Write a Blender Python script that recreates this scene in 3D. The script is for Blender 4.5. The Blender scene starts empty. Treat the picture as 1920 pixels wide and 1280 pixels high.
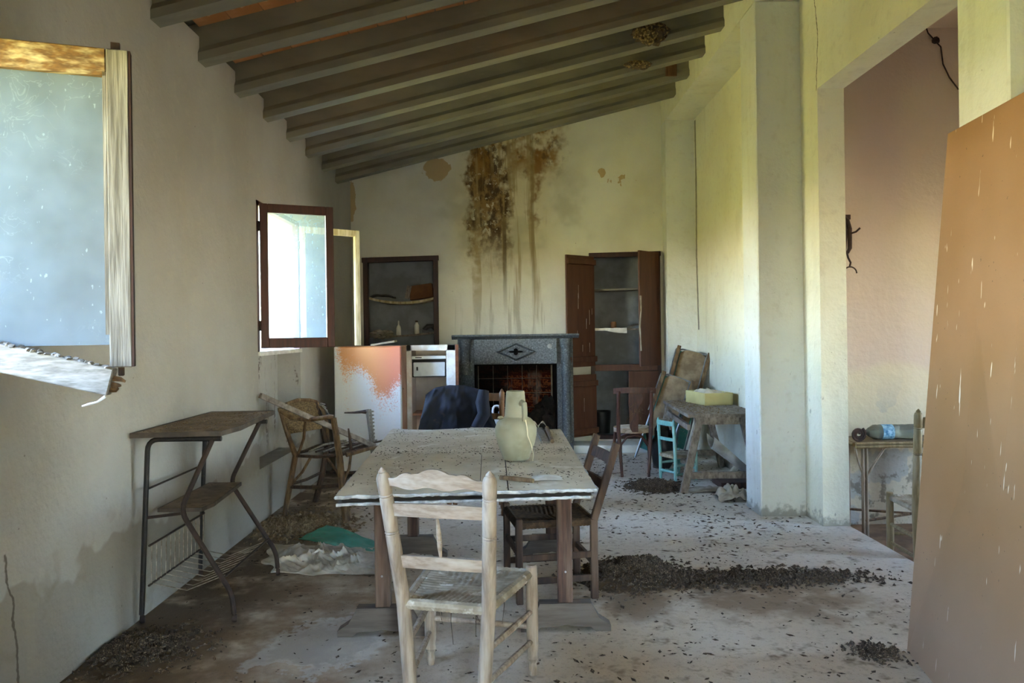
import bpy, bmesh, math, random
from mathutils import Vector, Matrix, noise as mnoise
V = Vector
sc = bpy.context.scene
COL = sc.collection
random.seed(11)

# ------------------------------------------------------------------ camera
F, HC = 1442.0, 1.5                 # focal length in pixels of the 1920 frame, eye height
U0, V0, ROLL = 949.0, 623.0, 0.014  # vanishing point of the long walls, slight roll
cam_d = bpy.data.cameras.new('camera'); cam = bpy.data.objects.new('camera', cam_d); COL.objects.link(cam)
cam.location = (0, 0, HC)
cam.rotation_euler = (Matrix.Rotation(math.pi/2, 3, 'X') @ Matrix.Rotation(-ROLL, 3, 'Z')).to_euler()
cam_d.sensor_width = 36; cam_d.lens = F/1920*36
cam_d.shift_x = (960-U0)/1920; cam_d.shift_y = -(640-V0)/1920
cam_d.clip_start = .05; cam_d.clip_end = 300
sc.camera = cam

def at(u, v, Y):
    """point of the room at distance Y along the room that lies behind photo pixel (u, v)"""
    dx, dy = u-U0, v-V0
    return V(((dx-ROLL*dy)*Y/F, Y, HC-(dy+ROLL*dx)*Y/F))
def gnd(u, v, z=0.0):
    dx, dy = u-U0, v-V0
    return at(u, v, (HC-z)*F/(dy+ROLL*dx))

# ------------------------------------------------------------------ world, sun, exposure
w = bpy.data.worlds.new('world'); sc.world = w; w.use_nodes = True
wn = w.node_tree.nodes; wl = w.node_tree.links
sky = wn.new('ShaderNodeTexSky'); sky.sky_type = 'NISHITA'; sky.sun_disc = False
sky.sun_elevation = math.radians(58); sky.sun_rotation = math.radians(140); sky.air_density = 1.0; sky.dust_density = .2
bg = wn['Background']; bg.inputs['Strength'].default_value = 1.05
wl.new(sky.outputs[0], bg.inputs['Color'])
sd = bpy.data.lights.new('sun', 'SUN'); sd.energy = 14.0; sd.angle = .009; sd.color = (1, .95, .86)
sun = bpy.data.objects.new('sun', sd); COL.objects.link(sun)
# the sun stands high on the right, behind the house: it lights the garden left of the windows, not the room
sun.rotation_euler = V((-.42, .35, -1)).to_track_quat('-Z', 'Y').to_euler()
vs = sc.view_settings
vs.view_transform = 'Standard'; vs.look = 'None'; vs.exposure = 3.7; vs.gamma = 1; vs.use_curve_mapping = False
sc.cycles.max_bounces = 5; sc.cycles.diffuse_bounces = 4; sc.cycles.glossy_bounces = 2; sc.cycles.transmission_bounces = 3; sc.cycles.transparent_max_bounces = 8
sc.cycles.use_adaptive_sampling = False; sc.cycles.use_light_tree = False
sc.cycles.sample_clamp_indirect = 4; sc.cycles.caustics_reflective = False; sc.cycles.caustics_refractive = False

# ------------------------------------------------------------------ materials
def rgb(h):
    h = h.lstrip('#'); c = [int(h[i:i+2], 16)/255 for i in (0, 2, 4)]
    return tuple(x/12.92 if x <= .04045 else ((x+.055)/1.055)**2.4 for x in c)+(1,)
class NT:
    def __init__(s, name, rough=.85, metal=0):
        s.m = bpy.data.materials.new(name); s.m.use_nodes = True
        s.n = s.m.node_tree.nodes; s.l = s.m.node_tree.links
        s.b = s.n['Principled BSDF']; s.b.inputs['Roughness'].default_value = rough; s.b.inputs['Metallic'].default_value = metal
        s.geo = s.n.new('ShaderNodeNewGeometry').outputs['Position']
        s.sep = None
    def put(s, inp, v):
        if hasattr(v, 'is_output'): s.l.new(v, inp)
        else: inp.default_value = v
    def math(s, op, a, b=0.0, clamp=False):
        n = s.n.new('ShaderNodeMath'); n.operation = op; n.use_clamp = clamp
        s.put(n.inputs[0], a); s.put(n.inputs[1], b); return n.outputs[0]
    def xyz(s):
        if s.sep is None:
            q = s.n.new('ShaderNodeSeparateXYZ'); s.l.new(s.geo, q.inputs[0]); s.sep = q.outputs
        return s.sep
    def map(s, scale=(1, 1, 1), src=None, rot=(0, 0, 0), loc=(0, 0, 0)):
        n = s.n.new('ShaderNodeMapping'); n.inputs['Scale'].default_value = scale; n.inputs['Rotation'].default_value = rot
        n.inputs['Location'].default_value = loc
        s.l.new(src or s.geo, n.inputs[0]); return n.outputs[0]
    def objc(s):
        return s.n.new('ShaderNodeTexCoord').outputs['Object']
    def noise(s, scale, detail=4, rough=.55, vec=None, dist=0):
        n = s.n.new('ShaderNodeTexNoise'); n.inputs['Scale'].default_value = scale; n.inputs['Detail'].default_value = min(detail, 3)
        n.inputs['Roughness'].default_value = rough; n.inputs['Distortion'].default_value = dist
        s.l.new(vec or s.geo, n.inputs['Vector']); return n.outputs['Fac']
    def voro(s, scale, vec=None, feature='F1'):
        n = s.n.new('ShaderNodeTexVoronoi'); n.inputs['Scale'].default_value = scale; n.feature = feature
        s.l.new(vec or s.geo, n.inputs['Vector']); return n.outputs['Distance']
    def step(s, v, a, b):
        """0 below a, 1 above b (b may be smaller than a)"""
        n = s.n.new('ShaderNodeMapRange'); n.interpolation_type = 'SMOOTHSTEP'; n.clamp = True
        s.put(n.inputs['Value'], v)
        if a <= b: n.inputs['From Min'].default_value = a; n.inputs['From Max'].default_value = b; return n.outputs[0]
        n.inputs['From Min'].default_value = b; n.inputs['From Max'].default_value = a
        return s.math('SUBTRACT', 1.0, n.outputs[0])
    def band(s, v, a, b, soft):
        return s.math('MULTIPLY', s.step(v, a-soft, a+soft), s.step(v, b+soft, b-soft))
    def mul(s, *a):
        r = a[0]
        for x in a[1:]: r = s.math('MULTIPLY', r, x)
        return r
    def add(s, *a):
        r = a[0]
        for x in a[1:]: r = s.math('ADD', r, x)
        return r
    def mix(s, f, a, b, mode='MIX'):
        n = s.n.new('ShaderNodeMix'); n.data_type = 'RGBA'; n.blend_type = mode; n.clamp_factor = True
        s.put(n.inputs[0], f); s.put(n.inputs[6], a); s.put(n.inputs[7], b); return n.outputs[2]
    def bump(s, h, strength=.3, dist=.01):
        n = s.n.new('ShaderNodeBump'); n.inputs['Strength'].default_value = strength; n.inputs['Distance'].default_value = dist
        s.l.new(h, n.inputs['Height']); s.l.new(n.outputs[0], s.b.inputs['Normal'])
    def done(s, col):
        s.put(s.b.inputs['Base Color'], col); return s.m
MATS = {}
def simple(name, c1, c2=None, scale=8, rough=.8, metal=0, bump=.2, bd=.004, stretch=(1, 1, 1), spots=None, sc_spots=40, spec=None, detail=5, lo=.35, hi=.65, sp=(.58, .68), sf=1.0):
    t = NT(name, rough, metal)
    o = t.objc(); vec = t.map(stretch, o)
    col = rgb(c1)
    nz = t.noise(scale, detail, .6, vec)
    if c2: col = t.mix(t.step(nz, lo, hi), rgb(c1), rgb(c2))
    if spots: col = t.mix(t.mul(t.step(t.noise(sc_spots, 3, .6, vec), *sp), sf), col, rgb(spots))
    if bump: t.bump(nz, bump, bd)
    if spec is not None: t.b.inputs['Specular IOR Level'].default_value = spec
    MATS[name] = t.done(col); return MATS[name]

# plaster of the long left wall: off-white, damp tide mark at the foot, specks, a crack
def plaster(name, base='#a8a5a0', damp=False, warm=None, cracks=()):
    t = NT(name, .9); x, y, z = t.xyz()
    big = t.noise(.9, 4, .6); fine = t.noise(14, 5, .6); tiny = t.noise(60, 3, .5)
    col = t.mix(t.step(big, .3, .75), rgb(base), rgb(warm or '#9b968d'))
    col = t.mix(t.mul(t.step(fine, .52, .75), .25), col, rgb('#b3ab9c'))
    if damp:
        edge = t.add(.10, t.mul(t.noise(1.6, 6, .65), .85))
        d = t.step(t.math('SUBTRACT', edge, z), -.005, .03)
        col = t.mix(t.mul(d, .62), col, rgb('#7f776a'))
        mold = t.mul(t.step(t.noise(3.0, 6, .7), .56, .66), t.step(z, .9, .3))
        col = t.mix(t.mul(mold, .45), col, rgb('#7d7564'))
    col = t.mix(t.mul(t.step(t.voro(7), .045, .02), .6), col, rgb('#554a3c'))
    streak = t.noise(5, 4, .6, t.map((1, 1, .08)))
    col = t.mix(t.mul(t.step(streak, .55, .75), .22), col, rgb('#a69c88'))
    if damp:      # dirty runs below the far window sill
        run = t.mul(t.band(y, 6.15, 7.4, .1), t.band(z, .45, 1.4, .1), t.step(t.noise(14, 3, .6, t.map((1, 1, .18))), .55, .66), t.step(t.noise(26, 3, .7), .42, .55))
        col = t.mix(t.mul(run, .8), col, rgb('#4c3a33'))
    for (axis, pts, wd) in cracks:        # cracks follow broken lines across the plaster
        h = (x, y)[axis]
        jit = t.mul(t.math('SUBTRACT', t.noise(9, 4, .7), .5), .05)
        for (a0, z0), (a1, z1) in zip(pts, pts[1:]):
            if z1 < z0: a0, z0, a1, z1 = a1, z1, a0, z0
            if abs(z1-z0) >= abs(a1-a0):
                line = t.add(t.mul(t.math('SUBTRACT', z, z0), (a1-a0)/(z1-z0)), a0)
                d = t.math('ABSOLUTE', t.add(t.math('SUBTRACT', h, line), jit)); rng = t.band(z, z0, z1, .004)
            else:
                if a1 < a0: a0, z0, a1, z1 = a1, z1, a0, z0
                line = t.add(t.mul(t.math('SUBTRACT', h, a0), (z1-z0)/(a1-a0)), z0)
                d = t.math('ABSOLUTE', t.add(t.math('SUBTRACT', z, line), jit)); rng = t.band(h, a0, a1, .004)
            col = t.mix(t.mul(t.step(d, wd*1.4, wd*.5), rng, .8), col, rgb('#4a4034'))
    if name == 'plaster_column' or name == 'plaster_right':
        ft = t.mul(t.step(t.add(z, t.mul(t.math('SUBTRACT', fine, .5), .25)), .09, .03), t.step(y, 9.0, 8.0))
        col = t.mix(t.mul(ft, .65), col, rgb('#6b6558'))
        col = t.mix(t.mul(t.step(t.noise(11, 3, .7, t.map((1, 1, .6))), .66, .72), t.step(z, 1.9, .6), .6), col, rgb('#6b665c'))
    t.bump(t.add(t.mul(big, 1.5), t.mul(fine, .5), t.mul(tiny, .12)), .5, .02)
    MATS[name] = t.done(col); return MATS[name]
plaster('plaster_left', damp=True, cracks=[(1, [(3.00, .66), (3.01, .53), (3.05, .46), (3.08, .05)], .007)])
plaster('plaster_right', base='#dcdacb', warm='#d2ccb2', cracks=[(1, [(9.55, 4.1), (9.53, 3.3), (9.56, 2.4), (9.5, 1.5)], .035), (1, [(5.78, 4.6), (5.86, 4.1), (5.80, 3.7), (5.84, 3.3)], .006)])
plaster('plaster_column', base='#d6d7d1', warm='#cbcac0')

def back_plaster():
    t = NT('plaster_back', .9); x, y, z = t.xyz()
    big = t.noise(1.1, 4, .6); fine = t.noise(12, 5, .6)
    col = t.mix(t.step(big, .3, .75), rgb('#dbd8ca'), rgb('#cbc5b2'))
    wob = t.mul(t.math('SUBTRACT', t.noise(3.5, 5, .65), .5), .42)
    wob2 = t.mul(t.math('SUBTRACT', t.noise(11, 5, .65), .5), .16)
    xx = t.add(x, wob, wob2); zz = t.add(z, t.mul(wob, 1.3), wob2)
    streak = t.noise(9, 5, .7, t.map((1, 1, .07))); blot = t.noise(3.6, 6, .7); blot2 = t.noise(7.5, 5, .7, t.map((1.3, 1, .8)))
    # wide yellow soaking
    soak = t.mul(t.band(xx, -.62, .62, .28), t.step(zz, 1.9, 2.9))
    col = t.mix(t.mul(soak, .55), col, rgb('#c7b684'))
    gray = t.mul(t.band(xx, -.8, 1.0, .25), t.band(zz, 2.3, 3.4, .3), t.step(t.noise(2.2, 4, .6), .45, .65))
    col = t.mix(t.mul(gray, .45), col, rgb('#9d9a80'))
    # main brown run below the beams
    run = t.mul(t.band(xx, -.46, .06, .07), t.step(zz, 2.1, 3.0))
    col = t.mix(t.mul(run, t.step(blot, .30, .5), .9), col, rgb('#80602c'))
    col = t.mix(t.mul(run, t.step(blot2, .40, .58), .9), col, rgb('#3a250d'))
    white = t.mul(run, t.step(t.noise(15, 4, .7, t.map((1, 1, .8), loc=(3, 0, 7))), .58, .64))
    col = t.mix(t.mul(white, .8), col, rgb('#cfc6ae'))
    # spread along the beam
    top = t.mul(t.band(xx, -.45, .72, .12), t.step(zz, 3.35, 3.7))
    col = t.mix(t.mul(top, t.step(blot, .40, .60), .9), col, rgb('#8a6428'))
    col = t.mix(t.mul(top, t.step(blot2, .5, .66), .7), col, rgb('#4d3413'))
    # second thin run with its blob
    run2 = t.mul(t.band(xx, .30, .46, .05), t.step(zz, 2.75, 3.0))
    col = t.mix(t.mul(run2, t.step(blot, .36, .55), .85), col, rgb('#7d5622'))
    # drips further down
    drip = t.mul(t.band(xx, -.42, .52, .1), t.step(zz, 1.2, 2.4), t.step(streak, .5, .62))
    col = t.mix(t.mul(drip, .75), col, rgb('#9a8458'))
    line = t.mul(t.step(t.math('ABSOLUTE', t.add(t.math('SUBTRACT', x, -.005), t.mul(wob, .05))), .035, .012), t.step(z, 1.5, 2.6), t.step(z, 3.2, 2.7))
    col = t.mix(t.mul(line, .8), col, rgb('#5c4a2c'))
    line = t.mul(t.step(t.math('ABSOLUTE', t.add(t.math('SUBTRACT', x, .36), t.mul(wob, .04))), .03, .01), t.step(z, 1.5, 2.4))
    col = t.mix(t.mul(line, .5), col, rgb('#7a673f'))
    soot = t.mul(t.band(xx, -.75, .8, .2), t.band(zz, 1.35, 1.85, .2), t.step(streak, .5, .62))
    col = t.mix(t.mul(soot, .4), col, rgb('#85806e'))
    # bare patches where the paint has come off
    for (cx, cz, sx, sz) in ((-.86, 3.60, .17, .14), (-1.95, 3.2, .05, .28), (1.25, 3.52, .06, .06), (1.52, 3.42, .20, .05)):
        d = t.add(t.math('POWER', t.math('DIVIDE', t.math('SUBTRACT', t.add(x, t.mul(wob, .35), t.mul(wob2, .5)), cx), sx), 2), t.math('POWER', t.math('DIVIDE', t.math('SUBTRACT', t.add(z, t.mul(wob2, 1.)), cz), sz), 2))
        k = t.step(d, 1.0, .85)
        if sx > .18: k = t.mul(k, t.step(blot2, .52, .56))
        col = t.mix(t.mul(k, .9), col, rgb('#b39767'))
    col = t.mix(t.mul(t.step(t.voro(5), .04, .02), .5), col, rgb('#6a5a44'))
    t.bump(t.add(t.mul(big, 1.5), t.mul(fine, .5), t.mul(blot, .5, run)), .5, .02)
    MATS['plaster_back'] = t.done(col)
back_plaster()
def pink_plaster():
    t = NT('plaster_pink', .9); x, y, z = t.xyz()
    big = t.noise(1.2, 5, .6); fine = t.noise(9, 6, .65)
    col = t.mix(t.step(big, .35, .7), rgb('#c6b4a6'), rgb('#c2b39d'))
    low = t.step(t.add(z, t.mul(t.math('SUBTRACT', big, .5), .5)), 1.15, 1.05)
    col = t.mix(t.mul(low, .8), col, rgb('#cfc3a6'))
    pat = t.mul(t.step(t.noise(2.6, 6, .7), .52, .56), t.step(z, 1.2, .5))
    col = t.mix(t.mul(pat, .7), col, rgb('#a6a5a0'))
    mold = t.mul(t.step(fine, .52, .62), t.step(z, .75, .1))
    col = t.mix(t.mul(mold, .75), col, rgb('#6e6353'))
    t.bump(t.add(big, t.mul(fine, .8)), .5, .02)
    MATS['plaster_pink'] = t.done(col)
pink_plaster()
def floor_mat():
    t = NT('floor_concrete', .9); x, y, z = t.xyz()
    big = t.noise(.8, 5, .6); mid = t.noise(3.5, 6, .65); fine = t.noise(22, 5, .65); grit = t.noise(90, 3, .6)
    col = t.mix(t.step(big, .35, .68), rgb('#c9bba7'), rgb('#b7a48b'))
    warm = t.mul(t.step(x, .3, -1.0), t.step(y, 6.2, 4.2))
    col = t.mix(t.mul(warm, t.step(mid, .25, .60), .85), col, rgb('#84694d'))
    pale = t.mul(t.step(x, -.2, .8), t.step(y, 4.3, 5.4))
    col = t.mix(t.mul(pale, .7), col, rgb('#d3cec6'))  # skylight on the far right floor put into its colour
    col = t.mix(t.mul(t.step(fine, .50, .70), .35), col, rgb('#7b6a57'))
    blo = t.mul(t.step(t.noise(6, 7, .75), .54, .72), t.add(.5, t.mul(t.step(x, .3, .9), .35)))
    col = t.mix(blo, col, rgb('#64543f'))
    trail = t.mul(t.band(x, .35, 2.0, .2), t.band(t.add(y, t.mul(t.math('SUBTRACT', mid, .5), .9)), 4.05, 4.60, .2))
    col = t.mix(t.mul(trail, t.step(mid, .25, .55), .75), col, rgb('#6d5335'))
    col = t.mix(t.mul(t.step(grit, .60, .72), .5), col, rgb('#5a4b3b'))
    dirt = t.mul(t.step(x, -1.05, -1.7), .9)
    col = t.mix(t.mul(dirt, t.step(mid, .28, .52)), col, rgb('#5a4936'))
    # spilled white lime with a grey heart near the table foot
    q = t.add(t.math('POWER', t.math('DIVIDE', t.add(x, .92, t.mul(t.math('SUBTRACT', mid, .5), .5)), .30), 2), t.math('POWER', t.math('DIVIDE', t.add(y, -3.72, t.mul(t.math('SUBTRACT', fine, .5), .35), t.mul(t.math('SUBTRACT', mid, .5), .7)), .36), 2))
    col = t.mix(t.mul(t.step(q, 1.0, .7), .42), col, rgb('#cfccc4'))
    col = t.mix(t.mul(t.step(q, .62, .40), .5), col, rgb('#9a8f81'))
    t.bump(t.add(t.mul(big, .8), t.mul(mid, .6), t.mul(fine, .35), t.mul(grit, .1)), .6, .02)
    MATS['floor'] = t.done(col)
floor_mat()
simple('floor_next', '#8a6f55', '#6b543f', 5, .9)
simple('concrete_beam', '#86816f', '#767163', 3, .9, stretch=(.4, 1, 1), spots='#9a968a', sc_spots=6, sp=(.6, .8), sf=.5, bump=.3)
simple('terracotta', '#cf9a6e', '#b9804f', 4, .9, spots='#cfae8c', sc_spots=7)
simple('grass_sunlit', '#b3a352', '#9c9446', .8, .95, bump=0)
def wood(name, c1, c2, scale=6, stretch=(12, 12, .8), rough=.8, spots=None, bump=.4):
    return simple(name, c1, c2, scale, rough, stretch=stretch, spots=spots, sc_spots=scale*.45, bump=bump, bd=.003, sp=(.42, .75), sf=.75)
wood('wood_dusty', '#9c8a77', '#7d6b58', 5, (9, 9, 1.2), spots='#b3a796')
wood('wood_dusty_side', '#a59380', '#8a7763', 5, (1.2, 9, 9), spots='#b9ad9d')
wood('wood_dark', '#4d3428', '#33221a', 5, (9, 9, 1))
wood('wood_dark_dust', '#46301f', '#2b1c14', 5, (6, 6, 1), spots='#6a5646')
wood('wood_table_leg', '#553a2c', '#3c291f', 5, (8, 8, .9), spots='#7a6655')
wood('wood_foot', '#5f554b', '#50463d', 6, (1, 8, 8), spots='#6f655a')
wood('wood_red_brown', '#451a0e', '#33120a', 5, (9, 9, .8), rough=.55)
wood('wood_door', '#55301b', '#4a2816', 4, (5, 5, .6), rough=.6, spots='#5f3d28')
wood('wood_frame_dark', '#3d1f12', '#2c150c', 5, (6, 6, .8), rough=.6)
wood('wood_weathered', '#7c7569', '#5c554a', 7, (14, 14, .7), spots='#a09a90', bump=.7)
wood('wood_weathered_rail', '#7f7971', '#655f56', 7, (1.2, 14, 14), spots='#9c978f', bump=.7)
wood('wood_honey', '#7f5c2c', '#644722', 6, (1, 12, 12), rough=.6, spots='#d9c79b')
wood('wood_pale_frame', '#b6a887', '#97875f', 6, (10, 10, .8), spots='#d9d0b8')
wood('wood_grey', '#7c7166', '#61564c', 6, (8, 2, 4), spots='#9d9387')
wood('wood_cane', '#614729', '#402c18', 6, (7, 7, 2), spots='#86704f')
wood('wood_cane_dark', '#46321f', '#2b1d12', 6, (7, 7, 2))
wood('wood_bentwood', '#4f2b1e', '#381c13', 5, (8, 8, 1.5), rough=.5)
wood('wood_turquoise', '#79b3ac', '#629b95', 6, (4, 4, 1), spots='#a9c9c1')
wood('wood_olive_chair', '#8d7a58', '#74623f', 6, (8, 8, 1), rough=.5)
wood('wood_brown_chair', '#7a5532', '#5f3f22', 6, (8, 8, 1), rough=.6)
simple('rush', '#a59a86', '#7d705b', 12, .95, spots='#c4bbaa', sc_spots=14)
simple('rush_dark', '#4d3a24', '#2f2114', 30, .95)
simple('wicker', '#75603f', '#4a3720', 40, .9, stretch=(1, 1, 3))
simple('steel_black', '#121111', '#1c1816', 12, .5, metal=.0, spots='#2c231c', bump=.1)
simple('steel_rust', '#241913', '#38281e', 14, .75, metal=.0, bump=.2)
simple('wire_white', '#9a8f80', '#6d5f4f', 20, .7, bump=.1)
simple('laminate_dirty', '#8a7763', '#6a5846', 6, .75, spots='#4a3b2d', sc_spots=22)
simple('laminate_edge', '#3a332d', '#564a3f', 10, .7)
simple('cotton_blue', '#0d1226', '#070a14', 6, .85, spots='#3a342c', sc_spots=9, sp=(.62, .75), sf=.6, bump=.3, bd=.006)
simple('cloth_pale', '#cbc2b3', '#a99f8f', 6, .9, bump=.3)
simple('cloth_rag', '#a49a8a', '#7d7263', 6, .9, bump=.3)
simple('plastic_green', '#1a7a63', '#258a73', 4, .45, bump=.15, spots='#4a5f50')
simple('paper_white', '#dcdad2', '#c3beb2', 9, .85)
simple('ceramic_jug', '#9f9b83', '#8d896f', 5, .7, spots='#aeaa94', sc_spots=9, sp=(.5, .8), sf=.7, bump=.15)
simple('string', '#cfc4a6', None, rough=.9, bump=0)
simple('white_enamel', '#e4e4e2', '#d6d5d0', 4, .35, bump=.05)
simple('fridge_lining', '#e2d2c8', '#d6c3b7', 5, .5, bump=.05)
simple('fridge_white', '#dfe3e6', '#cdd2d6', 5, .4, bump=.05)
simple('fridge_gasket', '#ecebe8', '#d9cfc4', 9, .7, bump=.1)
simple('fridge_rust', '#7d4a2c', '#5e3520', 9, .8)
simple('fridge_side', '#b98f7c', '#a67a67', 5, .6)
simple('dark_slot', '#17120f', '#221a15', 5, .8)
simple('granite', '#6f7478', '#4e5255', 45, .6, spots='#a3a8ab', sc_spots=60, bump=.2, detail=3)
simple('granite_dark', '#565b5f', '#3f4346', 45, .6, spots='#7f858a', sc_spots=60, bump=.2)
simple('soot', '#0b0908', '#16110e', 8, .95, spec=.1)
simple('char', '#15110f', '#2a221c', 14, .95, bump=.6, bd=.02)
def tile_red():
    t = NT('fire_tile', .8); o = t.objc(); t.b.inputs['Specular IOR Level'].default_value = .12
    sw = t.noise(9, 5, .6, o, 1.2); k = t.step(t.math('ABSOLUTE', t.math('SUBTRACT', sw, .5)), .06, .02)
    col = t.mix(t.step(t.noise(4, 4, .6), .35, .65), rgb('#4a1a0f'), rgb('#2d100a'))
    col = t.mix(t.mul(k, .8), col, rgb('#8a4a2a'))
    col = t.mix(t.mul(t.step(t.noise(5, 5, .7, t.map((1, 1, .3))), .55, .7), .5), col, rgb('#8a8078'))
    px, py, pz = t.xyz()
    black = t.add(t.step(t.add(px, t.mul(t.math('SUBTRACT', sw, .5), .3)), .10, -.12), t.step(t.add(pz, t.mul(t.math('SUBTRACT', sw, .5), .3)), .88, 1.02))
    col = t.mix(t.math('MULTIPLY', t.math('MINIMUM', black, 1.0), .93), col, rgb('#0d0a08'))  # soot and the lintel's shadow both painted black, top and left
    t.bump(sw, .6, .01); MATS['fire_tile'] = t.done(col)
tile_red()
def orange_white():
    t = NT('fridge_orange', .35); x, y, z = t.xyz()
    sp = t.noise(60, 4, .8); w2 = t.noise(3.2, 5, .6)
    # sprayed orange patch: wide at the top, one tongue running down on the right
    e = t.add(t.mul(t.step(z, .92, 1.26), .85), t.mul(t.band(x, -1.40, -1.16, .16), t.step(z, .62, 1.0), .8))
    e = t.add(e, t.mul(t.math('SUBTRACT', w2, .5), 1.0), t.mul(t.math('SUBTRACT', sp, .5), 1.7), t.mul(t.step(x, -1.68, -1.80), -.6))
    k = t.step(e, .18, .68)
    org = t.mix(t.step(x, -1.5, -1.12), rgb('#de9a60'), rgb('#d58368'))
    MATS['fridge_orange'] = t.done(t.mix(k, rgb('#e3e3e2'), org))
orange_white()
def board_brown():
    t = NT('board_brown', .55); x, y, z = t.xyz()
    col = t.mix(t.step(t.noise(1.3, 4, .6), .3, .7), rgb('#8a6339'), rgb('#98714c'))
    fl = t.noise(9, 3, .6, t.map((1, 3.0, .35)))
    fl2 = t.noise(22, 2, .5, t.map((1, 2.2, .28), loc=(0, 2, 5)))
    col = t.mix(t.mul(t.step(fl2, .70, .73), .9), col, rgb('#e3d9c8'))
    col = t.mix(t.mul(t.step(t.noise(40, 2, .5), .72, .75), .8), col, rgb('#5c4023'))
    col = t.mix(t.mul(t.step(z, .8, .1), .35), col, rgb('#b9a695'))
    MATS['board_brown'] = t.done(col)
board_brown()
def glass(name, dust, tint='#c5d0d6'):
    t = NT(name, .1)
    tr = t.n.new('ShaderNodeBsdfTransparent'); df = t.n.new('ShaderNodeBsdfDiffuse'); tl = t.n.new('ShaderNodeBsdfTranslucent')
    gl = t.n.new('ShaderNodeBsdfGlossy'); gl.inputs['Roughness'].default_value = .03
    o = t.objc()
    n1 = t.noise(3, 5, .65, o); scr = t.mul(t.step(t.math('ABSOLUTE', t.math('SUBTRACT', t.noise(11, 3, .6, o, 1.2), .5)), .016, .003), t.step(t.noise(2.5, 2, .5, o), .45, .6))
    spk = t.step(t.noise(70, 2, .5, t.map((1, 1, .45), o)), .70, .74)
    k = t.add(t.mul(n1, dust), dust*.45, t.mul(scr, .16), t.mul(spk, .4))
    for s_ in (df, tl): s_.inputs['Color'].default_value = rgb(tint)
    mx = t.n.new('ShaderNodeMixShader'); mx.inputs[0].default_value = .45
    t.l.new(df.outputs[0], mx.inputs[1]); t.l.new(tl.outputs[0], mx.inputs[2])
    m2 = t.n.new('ShaderNodeMixShader'); t.put(m2.inputs[0], t.math('MINIMUM', k, .97)); t.l.new(tr.outputs[0], m2.inputs[1]); t.l.new(mx.outputs[0], m2.inputs[2])
    m3 = t.n.new('ShaderNodeMixShader'); fr = t.n.new('ShaderNodeFresnel'); fr.inputs[0].default_value = 1.45
    t.l.new(fr.outputs[0], m3.inputs[0]); t.l.new(m2.outputs[0], m3.inputs[1]); t.l.new(gl.outputs[0], m3.inputs[2])
    t.l.new(m3.outputs[0], t.n['Material Output'].inputs['Surface'])
    MATS[name] = t.m
glass('glass_dusty', .60, '#a9bccb'); glass('glass_milky', .30, '#9db7ca')
simple('bottle_pet', '#9aa39a', None, rough=.15, bump=0); MATS['bottle_pet'].node_tree.nodes['Principled BSDF'].inputs['Transmission Weight'].default_value = .7
simple('label_blue', '#2f6f95', '#9fc4d4', 30, .5, bump=0)
simple('iron', '#2b1d18', '#43302a', 20, .7, metal=.4)
simple('canvas_teal', '#2f6a63', '#3d7a72', 7, .85, spots='#6b7a70')
simple('canvas_cyan', '#2aa3b0', '#43b3bd', 5, .7)
simple('ply_dirty', '#857259', '#68563f', 8, .9, spots='#9c8b74', sc_spots=9, sp=(.5, .8), sf=.6)
simple('tube_grey', '#8d9196', '#6c6f73', 10, .4, metal=.6)
simple('drawer_yellow', '#cbbf84', '#bdb078', 4, .6, bump=.05)
simple('metal_pale', '#b5b3af', '#918e88', 6, .5, bump=.1)
simple('cardboard', '#6b4526', '#58381e', 6, .9)
simple('bottle_white', '#d3d1c6', '#bcb9ac', 6, .5, bump=0)
simple('mud', '#5b4a33', '#3c2f20', 18, .95, bump=.6, bd=.01)
simple('mud_light', '#9c8458', '#5d4a2d', 40, .95, bump=.5)
simple('table_cloth', '#d2c7b0', '#c0b49b', 4, .8, spots='#dcd4c3', sc_spots=6, bump=.2)
simple('table_edge', '#c9cbc8', '#8f9090', 18, .8, bump=.4)
simple('black_plastic', '#0e0d0d', '#191716', 6, .5)
def flakes_mat(name, a, b, c):
    t = NT(name, .95); n = t.noise(160, 2, .5)
    col = t.mix(t.step(n, .40, .52), rgb(a), rgb(b)); col = t.mix(t.step(n, .58, .66), col, rgb(c)); MATS[name] = t.done(col)
flakes_mat('droppings', '#2a2118', '#4a3b2b', '#8f7e68')
flakes_mat('straw', '#5b4a35', '#7a6548', '#a08c6a')
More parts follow.
